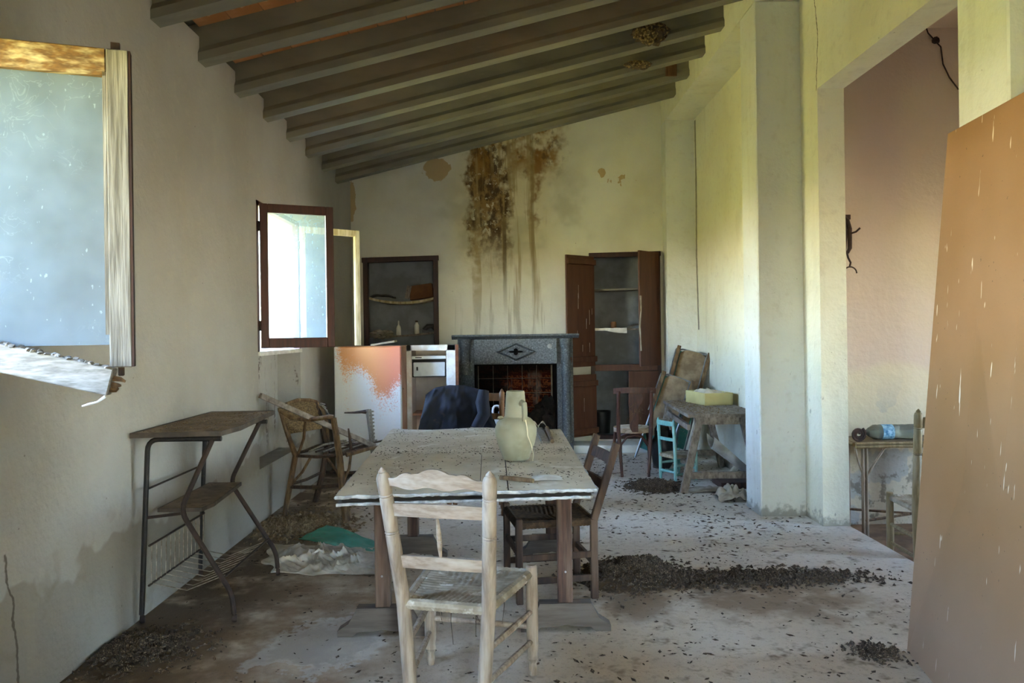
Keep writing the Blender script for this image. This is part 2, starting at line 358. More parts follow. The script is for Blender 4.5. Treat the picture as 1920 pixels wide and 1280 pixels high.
# ------------------------------------------------------------------ mesh helpers
def basis(d, up=V((0, 0, 1))):
    d = d.normalized()
    if abs(d.dot(up)) > .98: up = V((0, 1, 0)) if abs(d.y) < .9 else V((1, 0, 0))
    a = up.cross(d).normalized(); b = d.cross(a).normalized()
    return a, b
class MB:
    def __init__(s, M=None): s.bm = bmesh.new(); s.M = M or Matrix()
    def v(s, p): return s.bm.verts.new(s.M @ V(p))
    def f(s, vs):
        try: return s.bm.faces.new(vs)
        except ValueError: return None
    def box(s, c, size, rot=None, bev=0.0):
        m = Matrix.Translation(V(c)) @ (rot.to_4x4() if rot else Matrix()) @ Matrix.Diagonal((*size, 1))
        r = bmesh.ops.create_cube(s.bm, size=1, matrix=s.M @ m)
        if bev:
            es = set(e for v_ in r['verts'] for e in v_.link_edges)
            bmesh.ops.bevel(s.bm, geom=list(es), offset=bev, segments=1, affect='EDGES', clamp_overlap=True)
        return s
    def lohi(s, lo, hi, bev=0.0):
        lo, hi = V(lo), V(hi); return s.box((lo+hi)/2, hi-lo, None, bev)
    def bar(s, p0, p1, w, h, up=V((0, 0, 1)), bev=0.0):
        """square bar: w across, h along the up side"""
        p0, p1 = V(p0), V(p1); d = p1-p0; a, b = basis(d, V(up))
        R = Matrix((a, b, d.normalized())).transposed()
        return s.box((p0+p1)/2, (w, h, d.length), R, bev)
    def tube(s, pts, r, n=8, cap=True):
        pts = [V(p) for p in pts]; k = len(pts); rs = r if isinstance(r, (list, tuple)) else [r]*k
        rings = []; a = None
        for i, p in enumerate(pts):
            d = (pts[min(i+1, k-1)]-pts[max(i-1, 0)]).normalized()
            if a is None: a, b = basis(d)
            else:
                a = (a-d*a.dot(d)).normalized(); b = d.cross(a)
            rings.append([s.v(p+(a*math.cos(2*math.pi*j/n)+b*math.sin(2*math.pi*j/n))*rs[i]) for j in range(n)])
        for q0, q1 in zip(rings, rings[1:]):
            for j in range(n): s.f((q0[j], q0[(j+1) % n], q1[(j+1) % n], q1[j]))
        if cap: s.f(rings[0][::-1]); s.f(rings[-1])
        return s
    def lathe(s, prof, c=(0, 0, 0), axis=(0, 0, 1), n=24, cap=True):
        """prof: list of (radius, distance along the axis)"""
        c, ax = V(c), V(axis).normalized(); a, b = basis(ax)
        rings = [[s.v(c+ax*z+(a*math.cos(2*math.pi*j/n)+b*math.sin(2*math.pi*j/n))*r) for j in range(n)] for r, z in prof]
        for q0, q1 in zip(rings, rings[1:]):
            for j in range(n): s.f((q0[j], q0[(j+1) % n], q1[(j+1) % n], q1[j]))
        if cap: s.f(rings[0][::-1]); s.f(rings[-1])
        return s
    def prism(s, poly, o, ua, ub, th):
        """polygon (a, b) in the plane o + a*ua + b*ub, extruded by the vector th"""
        o, ua, ub, th = V(o), V(ua), V(ub), V(th)
        p = [s.v(o+ua*a+ub*b) for a, b in poly]; q = [s.v(o+ua*a+ub*b+th) for a, b in poly]; n = len(poly)
        s.f(p[::-1]); s.f(q)
        for i in range(n): s.f((p[i], p[(i+1) % n], q[(i+1) % n], q[i]))
        return s
    def sheet(s, fn, nu, nv, th=V((0, 0, -.004))):
        """surface fn(u, v), u and v in 0..1, with thickness"""
        th = V(th)
        A = [[fn(i/nu, j/nv) for j in range(nv+1)] for i in range(nu+1)]
        p = [[s.v(q) for q in r] for r in A]; q = [[s.v(V(c)+th) for c in r] for r in A]
        for i in range(nu):
            for j in range(nv):
                s.f((p[i][j], p[i+1][j], p[i+1][j+1], p[i][j+1])); s.f((q[i][j+1], q[i+1][j+1], q[i+1][j], q[i][j]))
        for i in range(nu):
            s.f((p[i][0], q[i][0], q[i+1][0], p[i+1][0])); s.f((p[i][nv], p[i+1][nv], q[i+1][nv], q[i][nv]))
        for j in range(nv):
            s.f((p[0][j], p[0][j+1], q[0][j+1], q[0][j])); s.f((p[nu][j], q[nu][j], q[nu][j+1], p[nu][j+1]))
        return s
    def blob(s, c, r, n=3, amp=.15, fr=3.0, seed=0):
        g = bmesh.ops.create_icosphere(s.bm, subdivisions=n, radius=1)
        for v_ in g['verts']:
            d = v_.co.copy(); k = 1+amp*mnoise.noise(d*fr+V((seed, seed*1.7, 0)))*2
            v_.co = s.M @ (V(c)+V((d.x*r[0]*k, d.y*r[1]*k, d.z*r[2]*k)))
        return s
    def build(s, name, mat, parent=None, smooth=35, kind=None, label=None):
        bmesh.ops.recalc_face_normals(s.bm, faces=s.bm.faces)
        me = bpy.data.meshes.new(name); s.bm.to_mesh(me); s.bm.free()
        me.materials.append(MATS[mat])
        o = bpy.data.objects.new(name, me); COL.objects.link(o)
        if parent is None:
            if kind != 'structure':
                lo = [min(v_.co[i] for v_ in me.vertices) for i in range(3)]; hi = [max(v_.co[i] for v_ in me.vertices) for i in range(3)]
                o.location = ((lo[0]+hi[0])/2, (lo[1]+hi[1])/2, lo[2])
        else: o.parent = parent
        off = V((0, 0, 0)); q = o
        while q: off += q.location; q = q.parent
        me.transform(Matrix.Translation(-off))
        if smooth:
            me.polygons.foreach_set('use_smooth', [True]*len(me.polygons)); me.set_sharp_from_angle(angle=math.radians(smooth))
        if kind: o['kind'] = kind
        if label: o['label'] = label
        return o
def tag(o, label, cat, group=None):
    o['label'] = label; o['category'] = cat
    if group: o['group'] = group
    return o
def thing(name, loc, label, cat, group=None):
    o = bpy.data.objects.new(name, None); COL.objects.link(o); o.location = loc; o.empty_display_size = .1
    return tag(o, label, cat, group)
def frame(o, fwd, up=(0, 0, 1)):
    """local x = right of the forward direction, y = forward, z = up, at o"""
    f_ = V((fwd[0], fwd[1], 0)).normalized(); r_ = f_.cross(V((0, 0, 1)))
    return Matrix.Translation(V(o)) @ Matrix((r_, f_, V((0, 0, 1)))).transposed().to_4x4()
def arc(p0, p1, p2, n=8):
    p0, p1, p2 = V(p0), V(p1), V(p2)
    return [p0*(1-t)**2+p1*2*t*(1-t)+p2*t*t for t in [i/n for i in range(n+1)]]
def rnd(a, b): return random.uniform(a, b)

# ------------------------------------------------------------------ the room
XL, XLO = -1.97, -2.42              # inner and outer face of the left wall
XR, XW, XWO = 2.02, 2.38, 2.58      # lintel and columns; recessed right wall; its far side
YB, YN = 9.85, -1.4                 # back wall, wall behind the camera
ZB, SL = 3.283, .242                # underside of the beams at the left wall, roof slope
def zb(x): return ZB+SL*(x-XL)
W1 = (1.40, 2.64); W2 = (6.10, 7.35); WZ = (1.37, 2.58)

MB().lohi((XLO, YN-.3, -.2), (XWO, YB+.6, 0)).build('floor', 'floor', kind='structure', smooth=0)
MB().lohi((XWO, .5, -.35), (7.2, 6.9, -.15)).build('floor_next_room', 'floor_next', kind='structure', smooth=0)
g = MB(); g.lohi((-60, -50, -.5), (XLO-.02, 60, -.25)); g.build('ground_garden', 'grass_sunlit', kind='structure', smooth=0)
m = MB()
ys = [YN-.3, W1[0], W1[1], W2[0], W2[1], YB+.6]
for a, b in ((0, 1), (2, 3), (4, 5)): m.lohi((XLO, ys[a], -.2), (XL, ys[b], 3.45))
for wy in (W1, W2): m.lohi((XLO, wy[0], WZ[1]), (XL, wy[1], 3.45))
m.lohi((XLO, W1[0], -.2), (XL, W1[1], WZ[0]))
m.lohi((XLO, W2[0], -.2), (XL-.22, W2[1], WZ[0]))           # thinner apron below the far window
m.lohi((XL-.22, 6.11, -.1), (XL-.02, W2[1], .43))           # low plinth in the apron
m.build('wall_left', 'plaster_left', kind='structure', smooth=0)
MB().lohi((XL-.25, W2[0]+.005, WZ[0]-.03), (XL+.02, W2[1]-.005, WZ[0]+.005)).build('trim_1', 'paper_white', kind='structure', smooth=0)

# back wall with two cupboard recesses and the hearth opening
NI = (-1.82, -.86, .90, 2.477); CA = (1.08, 1.98, .12, 2.50); FI = (-.40, .62, 0.0, 1.13)
m = MB(); D1 = YB+.42
xs = [XL-.1, NI[0], NI[1], FI[0], FI[1], CA[0], CA[1], XWO]
for a, b in ((0, 1), (2, 3), (4, 5), (6, 7)): m.lohi((xs[a], YB, -.2), (xs[b], D1, 3.3))
for r in (NI, CA, FI):
    m.lohi((r[0], YB, r[3]), (r[1], D1, 3.3))
    if r[2] > 0: m.lohi((r[0], YB, -.2), (r[1], D1, r[2]))
m.prism([(XL-.1, 3.3), (XWO, 3.3), (XWO, zb(XWO)+.22), (XL-.1, zb(XL-.1)+.22)], (0, YB, 0), (1, 0, 0), (0, 0, 1), (0, .42, 0))
m.lohi((XL-.1, D1, -.2), (XWO, D1+.1, 3.3))
m.build('wall_back', 'plaster_back', kind='structure', smooth=0)
# right side: recessed wall, opening to the next room, lintel, columns, pilaster
m = MB()
m.lohi((XW, 5.82, -.35), (XWO, YB, 5.0)); m.lohi((XW, 3.30, 3.31), (XWO, 5.82, 5.0)); m.lohi((XW, YN-.3, -.35), (XWO, 3.30, 5.0))
m.build('wall_right', 'plaster_right', kind='structure', smooth=0)
MB().lohi((XR, YN, 4.12), (XW, YB, 4.9)).build('wall_lintel', 'plaster_right', kind='structure', smooth=0)
MB().lohi((XR, 9.6, 0), (XW, YB, 4.12)).build('wall_pilaster', 'plaster_column', kind='structure', smooth=0)
for i, (a, b) in enumerate(((6.15, 6.53), (3.07, 3.415))):
    MB().lohi((XR, a, -.02), (XW+.01, b, 4.12), .008).build('wall_column_%d' % (i+1), 'plaster_column', kind='structure', smooth=0)
# room next door
m = MB(); m.lohi((XWO, 6.45, -.35), (7.2, 6.75, 4.2)); m.build('wall_next_far', 'plaster_pink', kind='structure', smooth=0)
m = MB(); m.lohi((XWO, .3, -.35), (7.2, .5, 4.2)); m.lohi((7.0, .5, -.35), (7.2, 3.2, 4.2)); m.lohi((7.0, 4.1, -.35), (7.2, 6.45, 4.2))
m.lohi((7.0, 3.2, -.35), (7.2, 4.1, .9)); m.lohi((7.0, 3.2, 2.5), (7.2, 4.1, 4.2)); m.build('wall_next_near', 'plaster_pink', kind='structure', smooth=0)  # unseen window opening added to light this room
MB().lohi((XWO-.02, .3, 4.0), (7.2, 6.75, 4.2)).build('ceiling_next_room', 'plaster_pink', kind='structure', smooth=0)
# wall behind the camera, with a narrow unseen doorway added for fill light
m = MB(); m.lohi((XLO, YN-.3, -.2), (.3, YN, 5)); m.lohi((.75, YN-.3, -.2), (XW, YN, 5)); m.lohi((.3, YN-.3, 2.1), (.75, YN, 5))
m.build('wall_rear', 'plaster_right', kind='structure', smooth=0)

# ceiling: sloping slab, prestressed concrete beams, flat bricks between them
sl = MB(); T = .235
sl.prism([(XLO-.3, zb(XLO-.3)+T+.03), (XWO, zb(XWO)+T+.03), (XWO, zb(XWO)+T+.15), (XLO-.3, zb(XLO-.3)+T+.15)], (0, YN-.5, 0), (1, 0, 0), (0, 0, 1), (0, YB-YN+1.2, 0))
ceil = sl.build('ceiling', 'concrete_beam', kind='structure', smooth=0)
BY = [4.31+.666*i for i in range(-5, 8)]; BW = .125
prof = [(0, 0), (BW, 0), (BW, .055), (BW*.80, .095), (BW*.76, T+.02), (BW*.24, T+.02), (BW*.20, .095), (0, .055)]
du = V((1, 0, SL)); L = XR+.1-(XL-.1)
bm0 = None
for y in BY:
    if bm0 is None:
        b = MB(); b.prism(prof, (XL-.1, y, zb(XL-.1)), (0, 1, 0), (0, 0, 1), du*L); bm0 = b.build('beam', 'concrete_beam', ceil, smooth=0); y0 = y
    else:
        o = bm0.copy(); COL.objects.link(o); o.location.y = y-y0
tl = None
for i in range(4, len(BY)):
    ya, yb = BY[i-1]+BW*.76, BY[i]+BW*.24
    for k in range(19):
        x0 = XL+.0+k*.212
        if i > 8 and k > 4: continue        # beyond, the beams hide the bricks wholly
        if tl is None:
            b = MB(); b.prism([(0, 0), (yb-ya+.03, 0), (yb-ya+.03, .03), (0, .03)], (x0, ya-.015, zb(x0)+T-.005), (0, 1, 0), (0, 0, 1), V((.204, 0, .204*SL)))
            tl = b.build('tile', 'terracotta', ceil, smooth=0); x00, y00 = x0, ya
        else:
            o = tl.copy(); COL.objects.link(o); o.location = (x0-x00, ya-y00, zb(x0)-zb(x00)+rnd(-.003, .003))
# ------------------------------------------------------------------ windows
def sash(name, hinge, free, z0, z1, label, mat, side_mat=None, rail_mat=None, pane=None, bottom=True, stile_w=.06, th=.04, gap=0.0, grp='open window sashes', pane_z=None):
    """casement leaf standing between two points in plan"""
    h, f_ = V((*hinge, 0)), V((*free, 0)); d = (f_-h); Lw = d.length; d.normalize(); nrm = V((d.y, -d.x, 0))
    R = Matrix((d, nrm, V((0, 0, 1)))).transposed().to_4x4()
    t = thing(name, (h.x, h.y, z0), label, 'window sash', grp)
    M_ = Matrix.Translation((h.x, h.y, 0)) @ R
    rm = rail_mat or mat
    for a in (0, Lw-stile_w): MB(M_).lohi((a, -th/2, z0), (a+stile_w, th/2, z1), .004).build('stile', mat, t)
    MB(M_).lohi((stile_w, -th/2, z1-stile_w*1.15), (Lw-stile_w, th/2, z1), .004).build('top_rail', rm, t)
    if bottom: MB(M_).lohi((stile_w, -th/2, z0), (Lw-stile_w, th/2, z0+stile_w*1.3), .004).build('bottom_rail', rm, t)
    bz = z0+(stile_w*1.3 if bottom else .0)
    if side_mat:   # inner bead round the glass and a dark strip on the closing edge
        MB(M_).lohi((Lw-.003, -th/2+.004, z0+.002), (Lw+.006, th/2-.002, z1-.002)).build('closing_edge', side_mat, t)
        MB(M_).lohi((Lw-stile_w-.012, .0, bz+.12), (Lw-stile_w, th/2-.002, z1-stile_w*1.15)).build('bead', mat, t)
        MB(M_).lohi((stile_w, .0, z1-stile_w*1.15-.014), (Lw-stile_w, th/2-.002, z1-stile_w*1.15)).build('bead', rm, t)
    if pane:
        pz = pane_z or bz
        MB(M_).lohi((stile_w-.005, -.003, pz), (Lw-stile_w+.005, .001, z1-stile_w*1.1)).build('pane', pane, t, smooth=0)
    for zz in (z0+.18, z1-.18):
        MB(M_).lathe([(.008, -.04), (.008, .04)], (-.006, 0, zz), n=10).build('hinge', 'steel_rust', t)
    return t, M_, Lw
p1 = at(240, 100, 2.85)
t, M1, L1 = sash('window_sash', (XL+.012, 2.645), (-1.383, 2.85), 1.392, 2.555, 'large weathered window sash in the left foreground with dusty pane and missing bottom rail', 'wood_weathered', 'wood_frame_dark', 'wood_honey', 'glass_dusty', False, .075, .055, pane_z=1.475)
MB(M1).lohi((L1-.06, -.01, 2.555), (L1-.03, .01, 2.585)).build('bolt', 'iron', t)
MB(M1).lohi((L1-.05, -.01, 1.36), (L1-.03, .01, 1.395), .003).build('tenon', 'wood_cane_dark', t)
sash('window_sash', (XL+.015, 6.13), (-1.425, 6.38), 1.40, 2.555, 'dark red-brown framed window sash with milky streaked pane, open into the room', 'wood_red_brown', pane='glass_milky', stile_w=.062, th=.045)
sash('window_sash', (XL+.012, 7.33), (-1.465, 7.72), 1.39, 2.54, 'pale sash frame without glass behind the red-brown sash', 'wood_pale_frame', bottom=False, stile_w=.055, th=.04)  # window light on this frame is put into its pale colour
# broken-off bottom rail of the near sash, still hanging from its hinge corner
a0, a1 = at(-170, 632, 2.66), at(211, 716, 2.76)
t = thing('broken_rail', a0, 'weathered bottom rail broken loose from the near sash, hanging aslant', 'broken rail')
m = MB(); dd = (a1-a0).normalized(); b = MB()
m.bar(a0, a1, .05, .098, bev=.004); m.build('rail', 'wood_weathered_rail', t)
m = MB()
for i in range(46):           # crumbly eaten upper edge
    q = a0.lerp(a1, (i+.5)/46)+V((0, -.01, .052)); m.blob(q+V((rnd(-.006, .006), rnd(-.012, .012), 0)), (.011, .016, rnd(.004, .011)), 1, .3, 3, i)
m.build('rotten_edge', 'wood_weathered_rail', t)
for j, (du_, dv_, ln) in enumerate(((0, -.012, .045), (0, .012, .03), (.01, .03, .02))):
    e = a1+V((0, 0, -dv_)); MB().tube([e-dd*.02, e+dd*ln*.6+V((0, 0, .004)), e+dd*ln+V((0, 0, .006*j))], [.012, .009, .004], 6).build('splinter', 'wood_cane', t)
e = a1+V((-.02, -.01, -.05)); MB().tube([e, e+V((-.03, 0, -.02)), e+V((-.06, 0, -.027)), e+V((-.085, 0, -.034))], [.006, .004, .005, .003], 6).build('cobweb', 'paper_white', t)
# fixed frames of both windows, set at the outer side of the reveal
for i, (wy, mt) in enumerate(((W1, 'wood_honey'), (W2, 'wood_red_brown'))):
    m = MB(); x0, x1 = XL-.05, XL+.004
    m.lohi((x0, wy[0]-.0, WZ[0]), (x1, wy[0]+.04, WZ[1])); m.lohi((x0, wy[1]-.04, WZ[0]), (x1, wy[1], WZ[1])); m.lohi((x0, wy[0], WZ[1]-.04), (x1, wy[1], WZ[1]))
    m.build('window_%d' % (i+1), mt, kind='structure', smooth=0)

# ------------------------------------------------------------------ built-in cupboards in the back wall
simple('niche_shade', '#7f8488', '#6d7073', 4, .85)  # greyer than the wall: shade of the recesses put into the colour
NX0, NX1, NZ0, NZ1 = NI
t = thing('wall_cupboard', ((NX0+NX1)/2, YB, NZ0), 'doorless wall cupboard with dark wooden frame and sagging shelves left of the fireplace', 'cupboard')
fy0, fy1 = YB-.025, YB+.05
MB().lohi((NX0-.0, fy0, NZ0), (NX0+.062, fy1, NZ1), .004).build('frame_stile', 'wood_frame_dark', t)
MB().lohi((NX1-.062, fy0, NZ0), (NX1, fy1, NZ1), .004).build('frame_stile', 'wood_frame_dark', t)
MB().bar((NX0-.015, (fy0+fy1)/2, NZ1-.03), (NX1+.01, (fy0+fy1)/2, NZ1-.012), .075, .065, bev=.004).build('frame_head', 'wood_frame_dark', t)
def shade_lining(r, parent):  # grey sheets added inside a recess to darken it
    m = MB(); e = .006; y1 = YB+.418
    m.lohi((r[0]+.001, fy1, r[2]), (r[0]+.001+e, y1, r[3])); m.lohi((r[1]-.001-e, fy1, r[2]), (r[1]-.001, y1, r[3]))
    m.lohi((r[0], y1-e, r[2]), (r[1], y1, r[3])); m.lohi((r[0], fy1, r[3]-e), (r[1], y1, r[3])); m.lohi((r[0], fy1, r[2]), (r[1], y1, r[2]+e))
    m.build('shade_lining', 'niche_shade', parent, smooth=0)
shade_lining(NI, t)
def shelf(x0, x1, z, sag, parent, mat, y0=YB+.06, y1=YB+.40, th=.022, tilt=0.0, jag=0.0):
    def fn(u, v): return V((x0+(x1-x0)*u, y0+(y1-y0)*v-(jag*abs(mnoise.noise(V((u*7, 0, z)))) if v < .01 else 0), z-sag*(1-(2*u-1)**2)+tilt*(u-.5)))
    return MB().sheet(fn, 14, 3, (0, 0, -th)).build('shelf', mat, parent)
shelf(NX0+.01, NX1-.01, 1.99, .075, t, 'wood_pale_frame', tilt=-.01, th=.03); shelf(NX0+.01, NX1-.01, 1.505, .02, t, 'wood_grey', tilt=.05)
def zsh(x, z=1.505, sag=.02, tilt=.05):
    u = (x-NX0-.01)/(NX1-NX0-.02); return z-sag*(1-(2*u-1)**2)+tilt*(u-.5)
# things on those shelves
xb = -1.30
b = thing('cardboard_box', (xb+.12, YB+.2, 1.93), 'brown cardboard box lying open on the upper sagging shelf', 'box')
Rb = Matrix.Rotation(math.radians(-7), 3, 'Y')
MB().box((xb+.20, YB+.22, 1.95+.095), (.30, .2, .18), Rb).build('body', 'cardboard', b, smooth=0)
MB().bar((xb+.02, YB+.12, 1.955), (xb+.055, YB+.12, 2.12), .06, .008, (0, 1, 0)).build('flap', 'wood_grey', b)
m = MB(); m.sheet(lambda u, v: V((NX0+.07+.30*u, YB+.10+.22*v, 1.995-.02*u+.035*math.sin(u*3)*(1-.3*v)+.008*math.sin(9*u+7*v))), 12, 8, (0, 0, -.012))
tag(m.build('folded_cloth', 'black_plastic'), 'flat dark cloth on the left of the upper sagging shelf', 'cloth')
def bottle(name, x, prof, capp, mat, label, z):
    b = thing(name, (x, YB+.18, z), label, 'bottle', 'bottles in the left wall cupboard')
    MB().lathe(prof, (x, YB+.18, z), n=18).build('body', mat, b); MB().lathe(capp, (x, YB+.18, z), n=14).build('cap', 'wood_frame_dark' if 'short' in label else 'bottle_white', b)
z_ = zsh(-1.40)+.001; bottle('slim_bottle', -1.40, [(.028, 0), (.031, .01), (.031, .09), (.024, .115), (.011, .135), (.010, .165)], [(.011, .165), (.009, .19)], 'bottle_white', 'slim pale bottle with a nozzle on the lower shelf of the left cupboard', z_)
z_ = zsh(-1.165)+.001; bottle('short_bottle', -1.165, [(.03, 0), (.033, .01), (.033, .11), (.018, .135), (.016, .15)], [(.018, .15), (.018, .172)], 'bottle_white', 'short white bottle with brown cap on the lower shelf of the left cupboard', z_)
z_ = zsh(-1.0); m = MB(); m.tube([(-1.07, YB+.18, z_+.035), (-1.02, YB+.17, z_+.08), (-.96, YB+.18, z_+.085), (-.93, YB+.18, z_+.03)], [.03, .034, .03, .018], 10); m.lohi((-1.09, YB+.13, z_), (-.93, YB+.23, z_+.03))
tag(m.build('clothes_iron', 'black_plastic'), 'small black iron-shaped object at the right end of the lower shelf', 'iron')
z_ = zsh(-1.62); m = MB(); m.blob((-1.62, YB+.2, z_+.02), (.14, .10, .055), 3, .3, 3.5, 2); tag(m.build('crumpled_rag', 'cloth_rag'), 'crumpled dull rag on the left of the lower cupboard shelf', 'rag')

CX0, CX1, CZ0, CZ1 = CA; ZR = 1.02
t = thing('wall_cupboard', ((CX0+CX1)/2, YB, CZ0), 'tall brown wall cupboard with its doors hanging open right of the fireplace', 'cupboard')
shade_lining(CA, t)
for x0 in (CX0, CX1-.05): MB().lohi((x0, fy0, CZ0), (x0+.05, fy1, CZ1), .004).build('frame_stile', 'wood_frame_dark', t)
MB().bar((CX0-.01, YB+.012, CZ1-.03), (CX1+.01, YB+.012, CZ1-.018), .075, .06, bev=.004).build('frame_head', 'wood_frame_dark', t)
MB().lohi((CX0+.05, fy0-.01, ZR-.03), (CX1-.05, fy1, ZR+.05), .004).build('middle_rail', 'wood_door', t)
MB().lohi((CX0+.05, fy0, CZ0), (CX1-.05, fy1, CZ0+.05), .004).build('bottom_rail', 'wood_frame_dark', t)
MB().lohi((CX0+.01, fy1, ZR-.02), (CX1-.01, YB+.40, ZR)).build('shelf', 'wood_weathered_rail', t)
shelf(CX0+.01, CX1-.01, 2.055, .01, t, 'wood_weathered_rail', tilt=.03, jag=.03); shelf(CX0+.01, CX1-.01, 1.53, .0, t, 'wood_grey', tilt=0)
def leaf(h, f_, z0, z1, parent, label, panels, drip=False, skew=0.0):
    h, f_ = V((*h, 0)), V((*f_, 0)); d = f_-h; Lw = d.length; d.normalize(); n_ = V((d.y, -d.x, 0))
    if n_.y > 0: n_ = -n_
    M_ = Matrix.Translation((h.x, h.y, 0)) @ Matrix((d, n_, V((0, 0, 1)))).transposed().to_4x4()
    if skew: M_ = M_ @ Matrix(((1, 0, 0, 0), (0, 1, 0, 0), (skew, 0, 1, 0), (0, 0, 0, 1)))
    o = MB(M_).lohi((0, -.014, z0), (Lw, .014, z1), .004).build('door', 'wood_door', parent, label=label)
    for zz in panels: MB(M_).lohi((-.004, .013, zz-.035), (Lw-.002, .048, zz+.035), .006).build('batten', 'wood_door', o)
    if drip:
        for k in range(drip):
            a = rnd(.05, Lw-.05); zz = rnd(z0+.25, z1-.12); MB(M_).bar((a, .0145, zz), (a+rnd(-.004, .004), .0145, zz-rnd(.05, .2)), .004, .003, (0, 1, 0)).build('dropping_streak', 'cloth_pale', o)
    return o
leaf((CX0+.045, fy0-.02), (.745, YB-.37), 1.055, CZ1-.05, t, 'upper left door leaf streaked with droppings', (1.15, 2.37), 9, 0)
leaf((CX1-.03, fy0-.02), (1.645, YB-.37), 1.055, CZ1-.01, t, 'upper right door leaf half open', (), 0)
leaf((CX0+.055, fy0-.025), (.705, YB-.34), CZ0+.06, .955, t, 'lower left door leaf swung open', (.25, .845), 2)
leaf((CX1-.045, fy0-.015), (CX1-.43, fy0-.045), CZ0+.06, ZR-.035, t, 'lower right door leaf closed', (), 0)
m = MB(); m.lathe([(.035, 0), (.037, .02), (.037, .075), (.03, .09)], (1.40, YB+.16, 1.5305), n=16); b = m.build('small_jar', 'cardboard'); tag(b, 'small brown jar on the middle shelf of the right wall cupboard', 'jar')
m = MB(); m.sheet(lambda u, v: V((1.13+.42*u, YB+.02+.15*v if v > .34 else YB+.02-.004*math.sin(9*u), 1.537+.003*math.sin(20*u) if v > .34 else 1.537-(.34-v)*3*(.03+.09*max(0, u-.35)*(1.6-u)))), 16, 9, (0, .003, .001))
tag(m.build('shelf_paper', 'paper_white'), 'torn white shelf paper hanging over the middle shelf of the right cupboard', 'paper')
m = MB(); m.sheet(lambda u, v: V((1.56+.30*u, YB+.05+.2*v, 1.537+.055*math.sin(math.pi*u)*(.6+.4*v))), 12, 4, (0, 0, -.004)); tag(m.build('curled_paper', 'wood_grey'), 'curled dark sheet at the right end of the middle cupboard shelf', 'paper')
m = MB(); m.lathe([(.10, 0), (.115, .28), (.12, .285), (.11, .285), (.095, .02)], (1.24, YB+.2, CZ0+.053), n=20); tag(m.build('waste_bin', 'black_plastic'), 'black bucket in the bottom of the right wall cupboard', 'bucket')
p = [V((1.66, YB-.385, 1.93)), V((1.665, YB-.385, 1.75)), V((1.645, YB-.385, 1.55)), V((1.655, YB-.39, 1.38)), V((1.66, YB-.385, 1.25))]
m = MB(); m.tube(p, [.014, .008, .012, .007, .010], 6); tag(m.build('mud_run', 'cloth_rag'), 'pale crooked insect mud run on the edge of the half-open upper cupboard door', 'mud run')
MB().lohi((.66, 9.42, 0), (1.95, YB-.02, .10), .01).build('trim_2', 'plaster_column', kind='structure', smooth=0)

# ------------------------------------------------------------------ fireplace
FY = 9.42
t = thing('fireplace', (.11, FY, 0), 'grey speckled stone fireplace with columns and a carved diamond on its lintel', 'fireplace')
fx0, fx1 = -.60, .82
MB().lohi((FI[0]+.0, FY, 1.11), (FI[1], YB, 1.42), .006).build('lintel', 'granite', t)
for s_ in (0, 1):
    x0, x1 = (fx0, FI[0]) if s_ == 0 else (FI[1], fx1)
    MB().lohi((x0, FY+.05, 0), (x1, YB, 1.42), .004).build('pier', 'granite_dark', t)
    cx = x0+.09 if s_ == 0 else x1-.09
    MB().lohi((cx-.075, FY-.045, 0), (cx+.075, FY+.06, .14), .006).build('column_base', 'granite_dark', t)
    c_ = MB(); c_.lathe([(.06, .14), (.068, .16), (.055, .19), (.052, .95), (.062, .97), (.066, .985), (.058, 1.0), (.055, 1.10), (.066, 1.12), (.066, 1.14), (.055, 1.16), (.055, 1.30), (.066, 1.33), (.075, 1.36), (.08, 1.42)], (cx, FY+.03, 0), n=20)
    c_.build('column', 'granite_dark', t)
ms = [(-.0, 0), (.02, .02), (.03, .045), (.05, .06), (.05, .085), (0, .085)]
m = MB(); m.prism([(-.005, 1.42), (.43, 1.42), (.43, 1.475), (-.075, 1.475), (-.075, 1.455), (-.05, 1.445), (-.035, 1.43)], (fx0-.065, FY, 0), (0, 1, 0), (0, 0, 1), (fx1-fx0+.13, 0, 0)); m.build('mantel_shelf', 'granite_dark', t)
cx, cz = .115, 1.262
m = MB(); outer = [(-.25, 0), (0, .115), (.25, 0), (0, -.115)]; inner = [(-.185, 0), (0, .083), (.185, 0), (0, -.083)]
midr = [((a[0]+b[0])/2, (a[1]+b[1])/2) for a, b in zip(outer, inner)]
ring = [[m.v((cx+a, FY+d_, cz+b)) for a, b in pts_] for pts_, d_ in ((outer, .004), (midr, -.04), (inner, .004))]
for i in range(4):
    j = (i+1) % 4
    for r0, r1 in ((0, 1), (1, 2)): m.f((ring[r0][i], ring[r0][j], ring[r1][j], ring[r1][i]))
dm = m.build('carved_diamond', 'granite', t)
q = []
for k in range(48):
    a = 2*math.pi*k/48; r_ = .045+.018*math.cos(4*a); q.append((r_*math.cos(a)*2.0, r_*math.sin(a)*.95))
MB().prism(q, (cx, FY+.001, cz), (1, 0, 0), (0, 0, 1), (0, -.014, 0)).build('quatrefoil', 'granite_dark', dm)
MB().prism([(a*.7, b*.7) for a, b in q], (cx, FY-.013, cz), (1, 0, 0), (0, 0, 1), (0, -.004, 0)).build('quatrefoil_shade', 'soot', dm)  # black plate standing proud, painted as the shade of a hollow
m = MB(); m.lathe([(.022, 0), (.03, .004), (.024, .008)], (.53, FY-.008, 1.325), (0, 1, 0), 14); m.build('rosette', 'metal_pale', t)
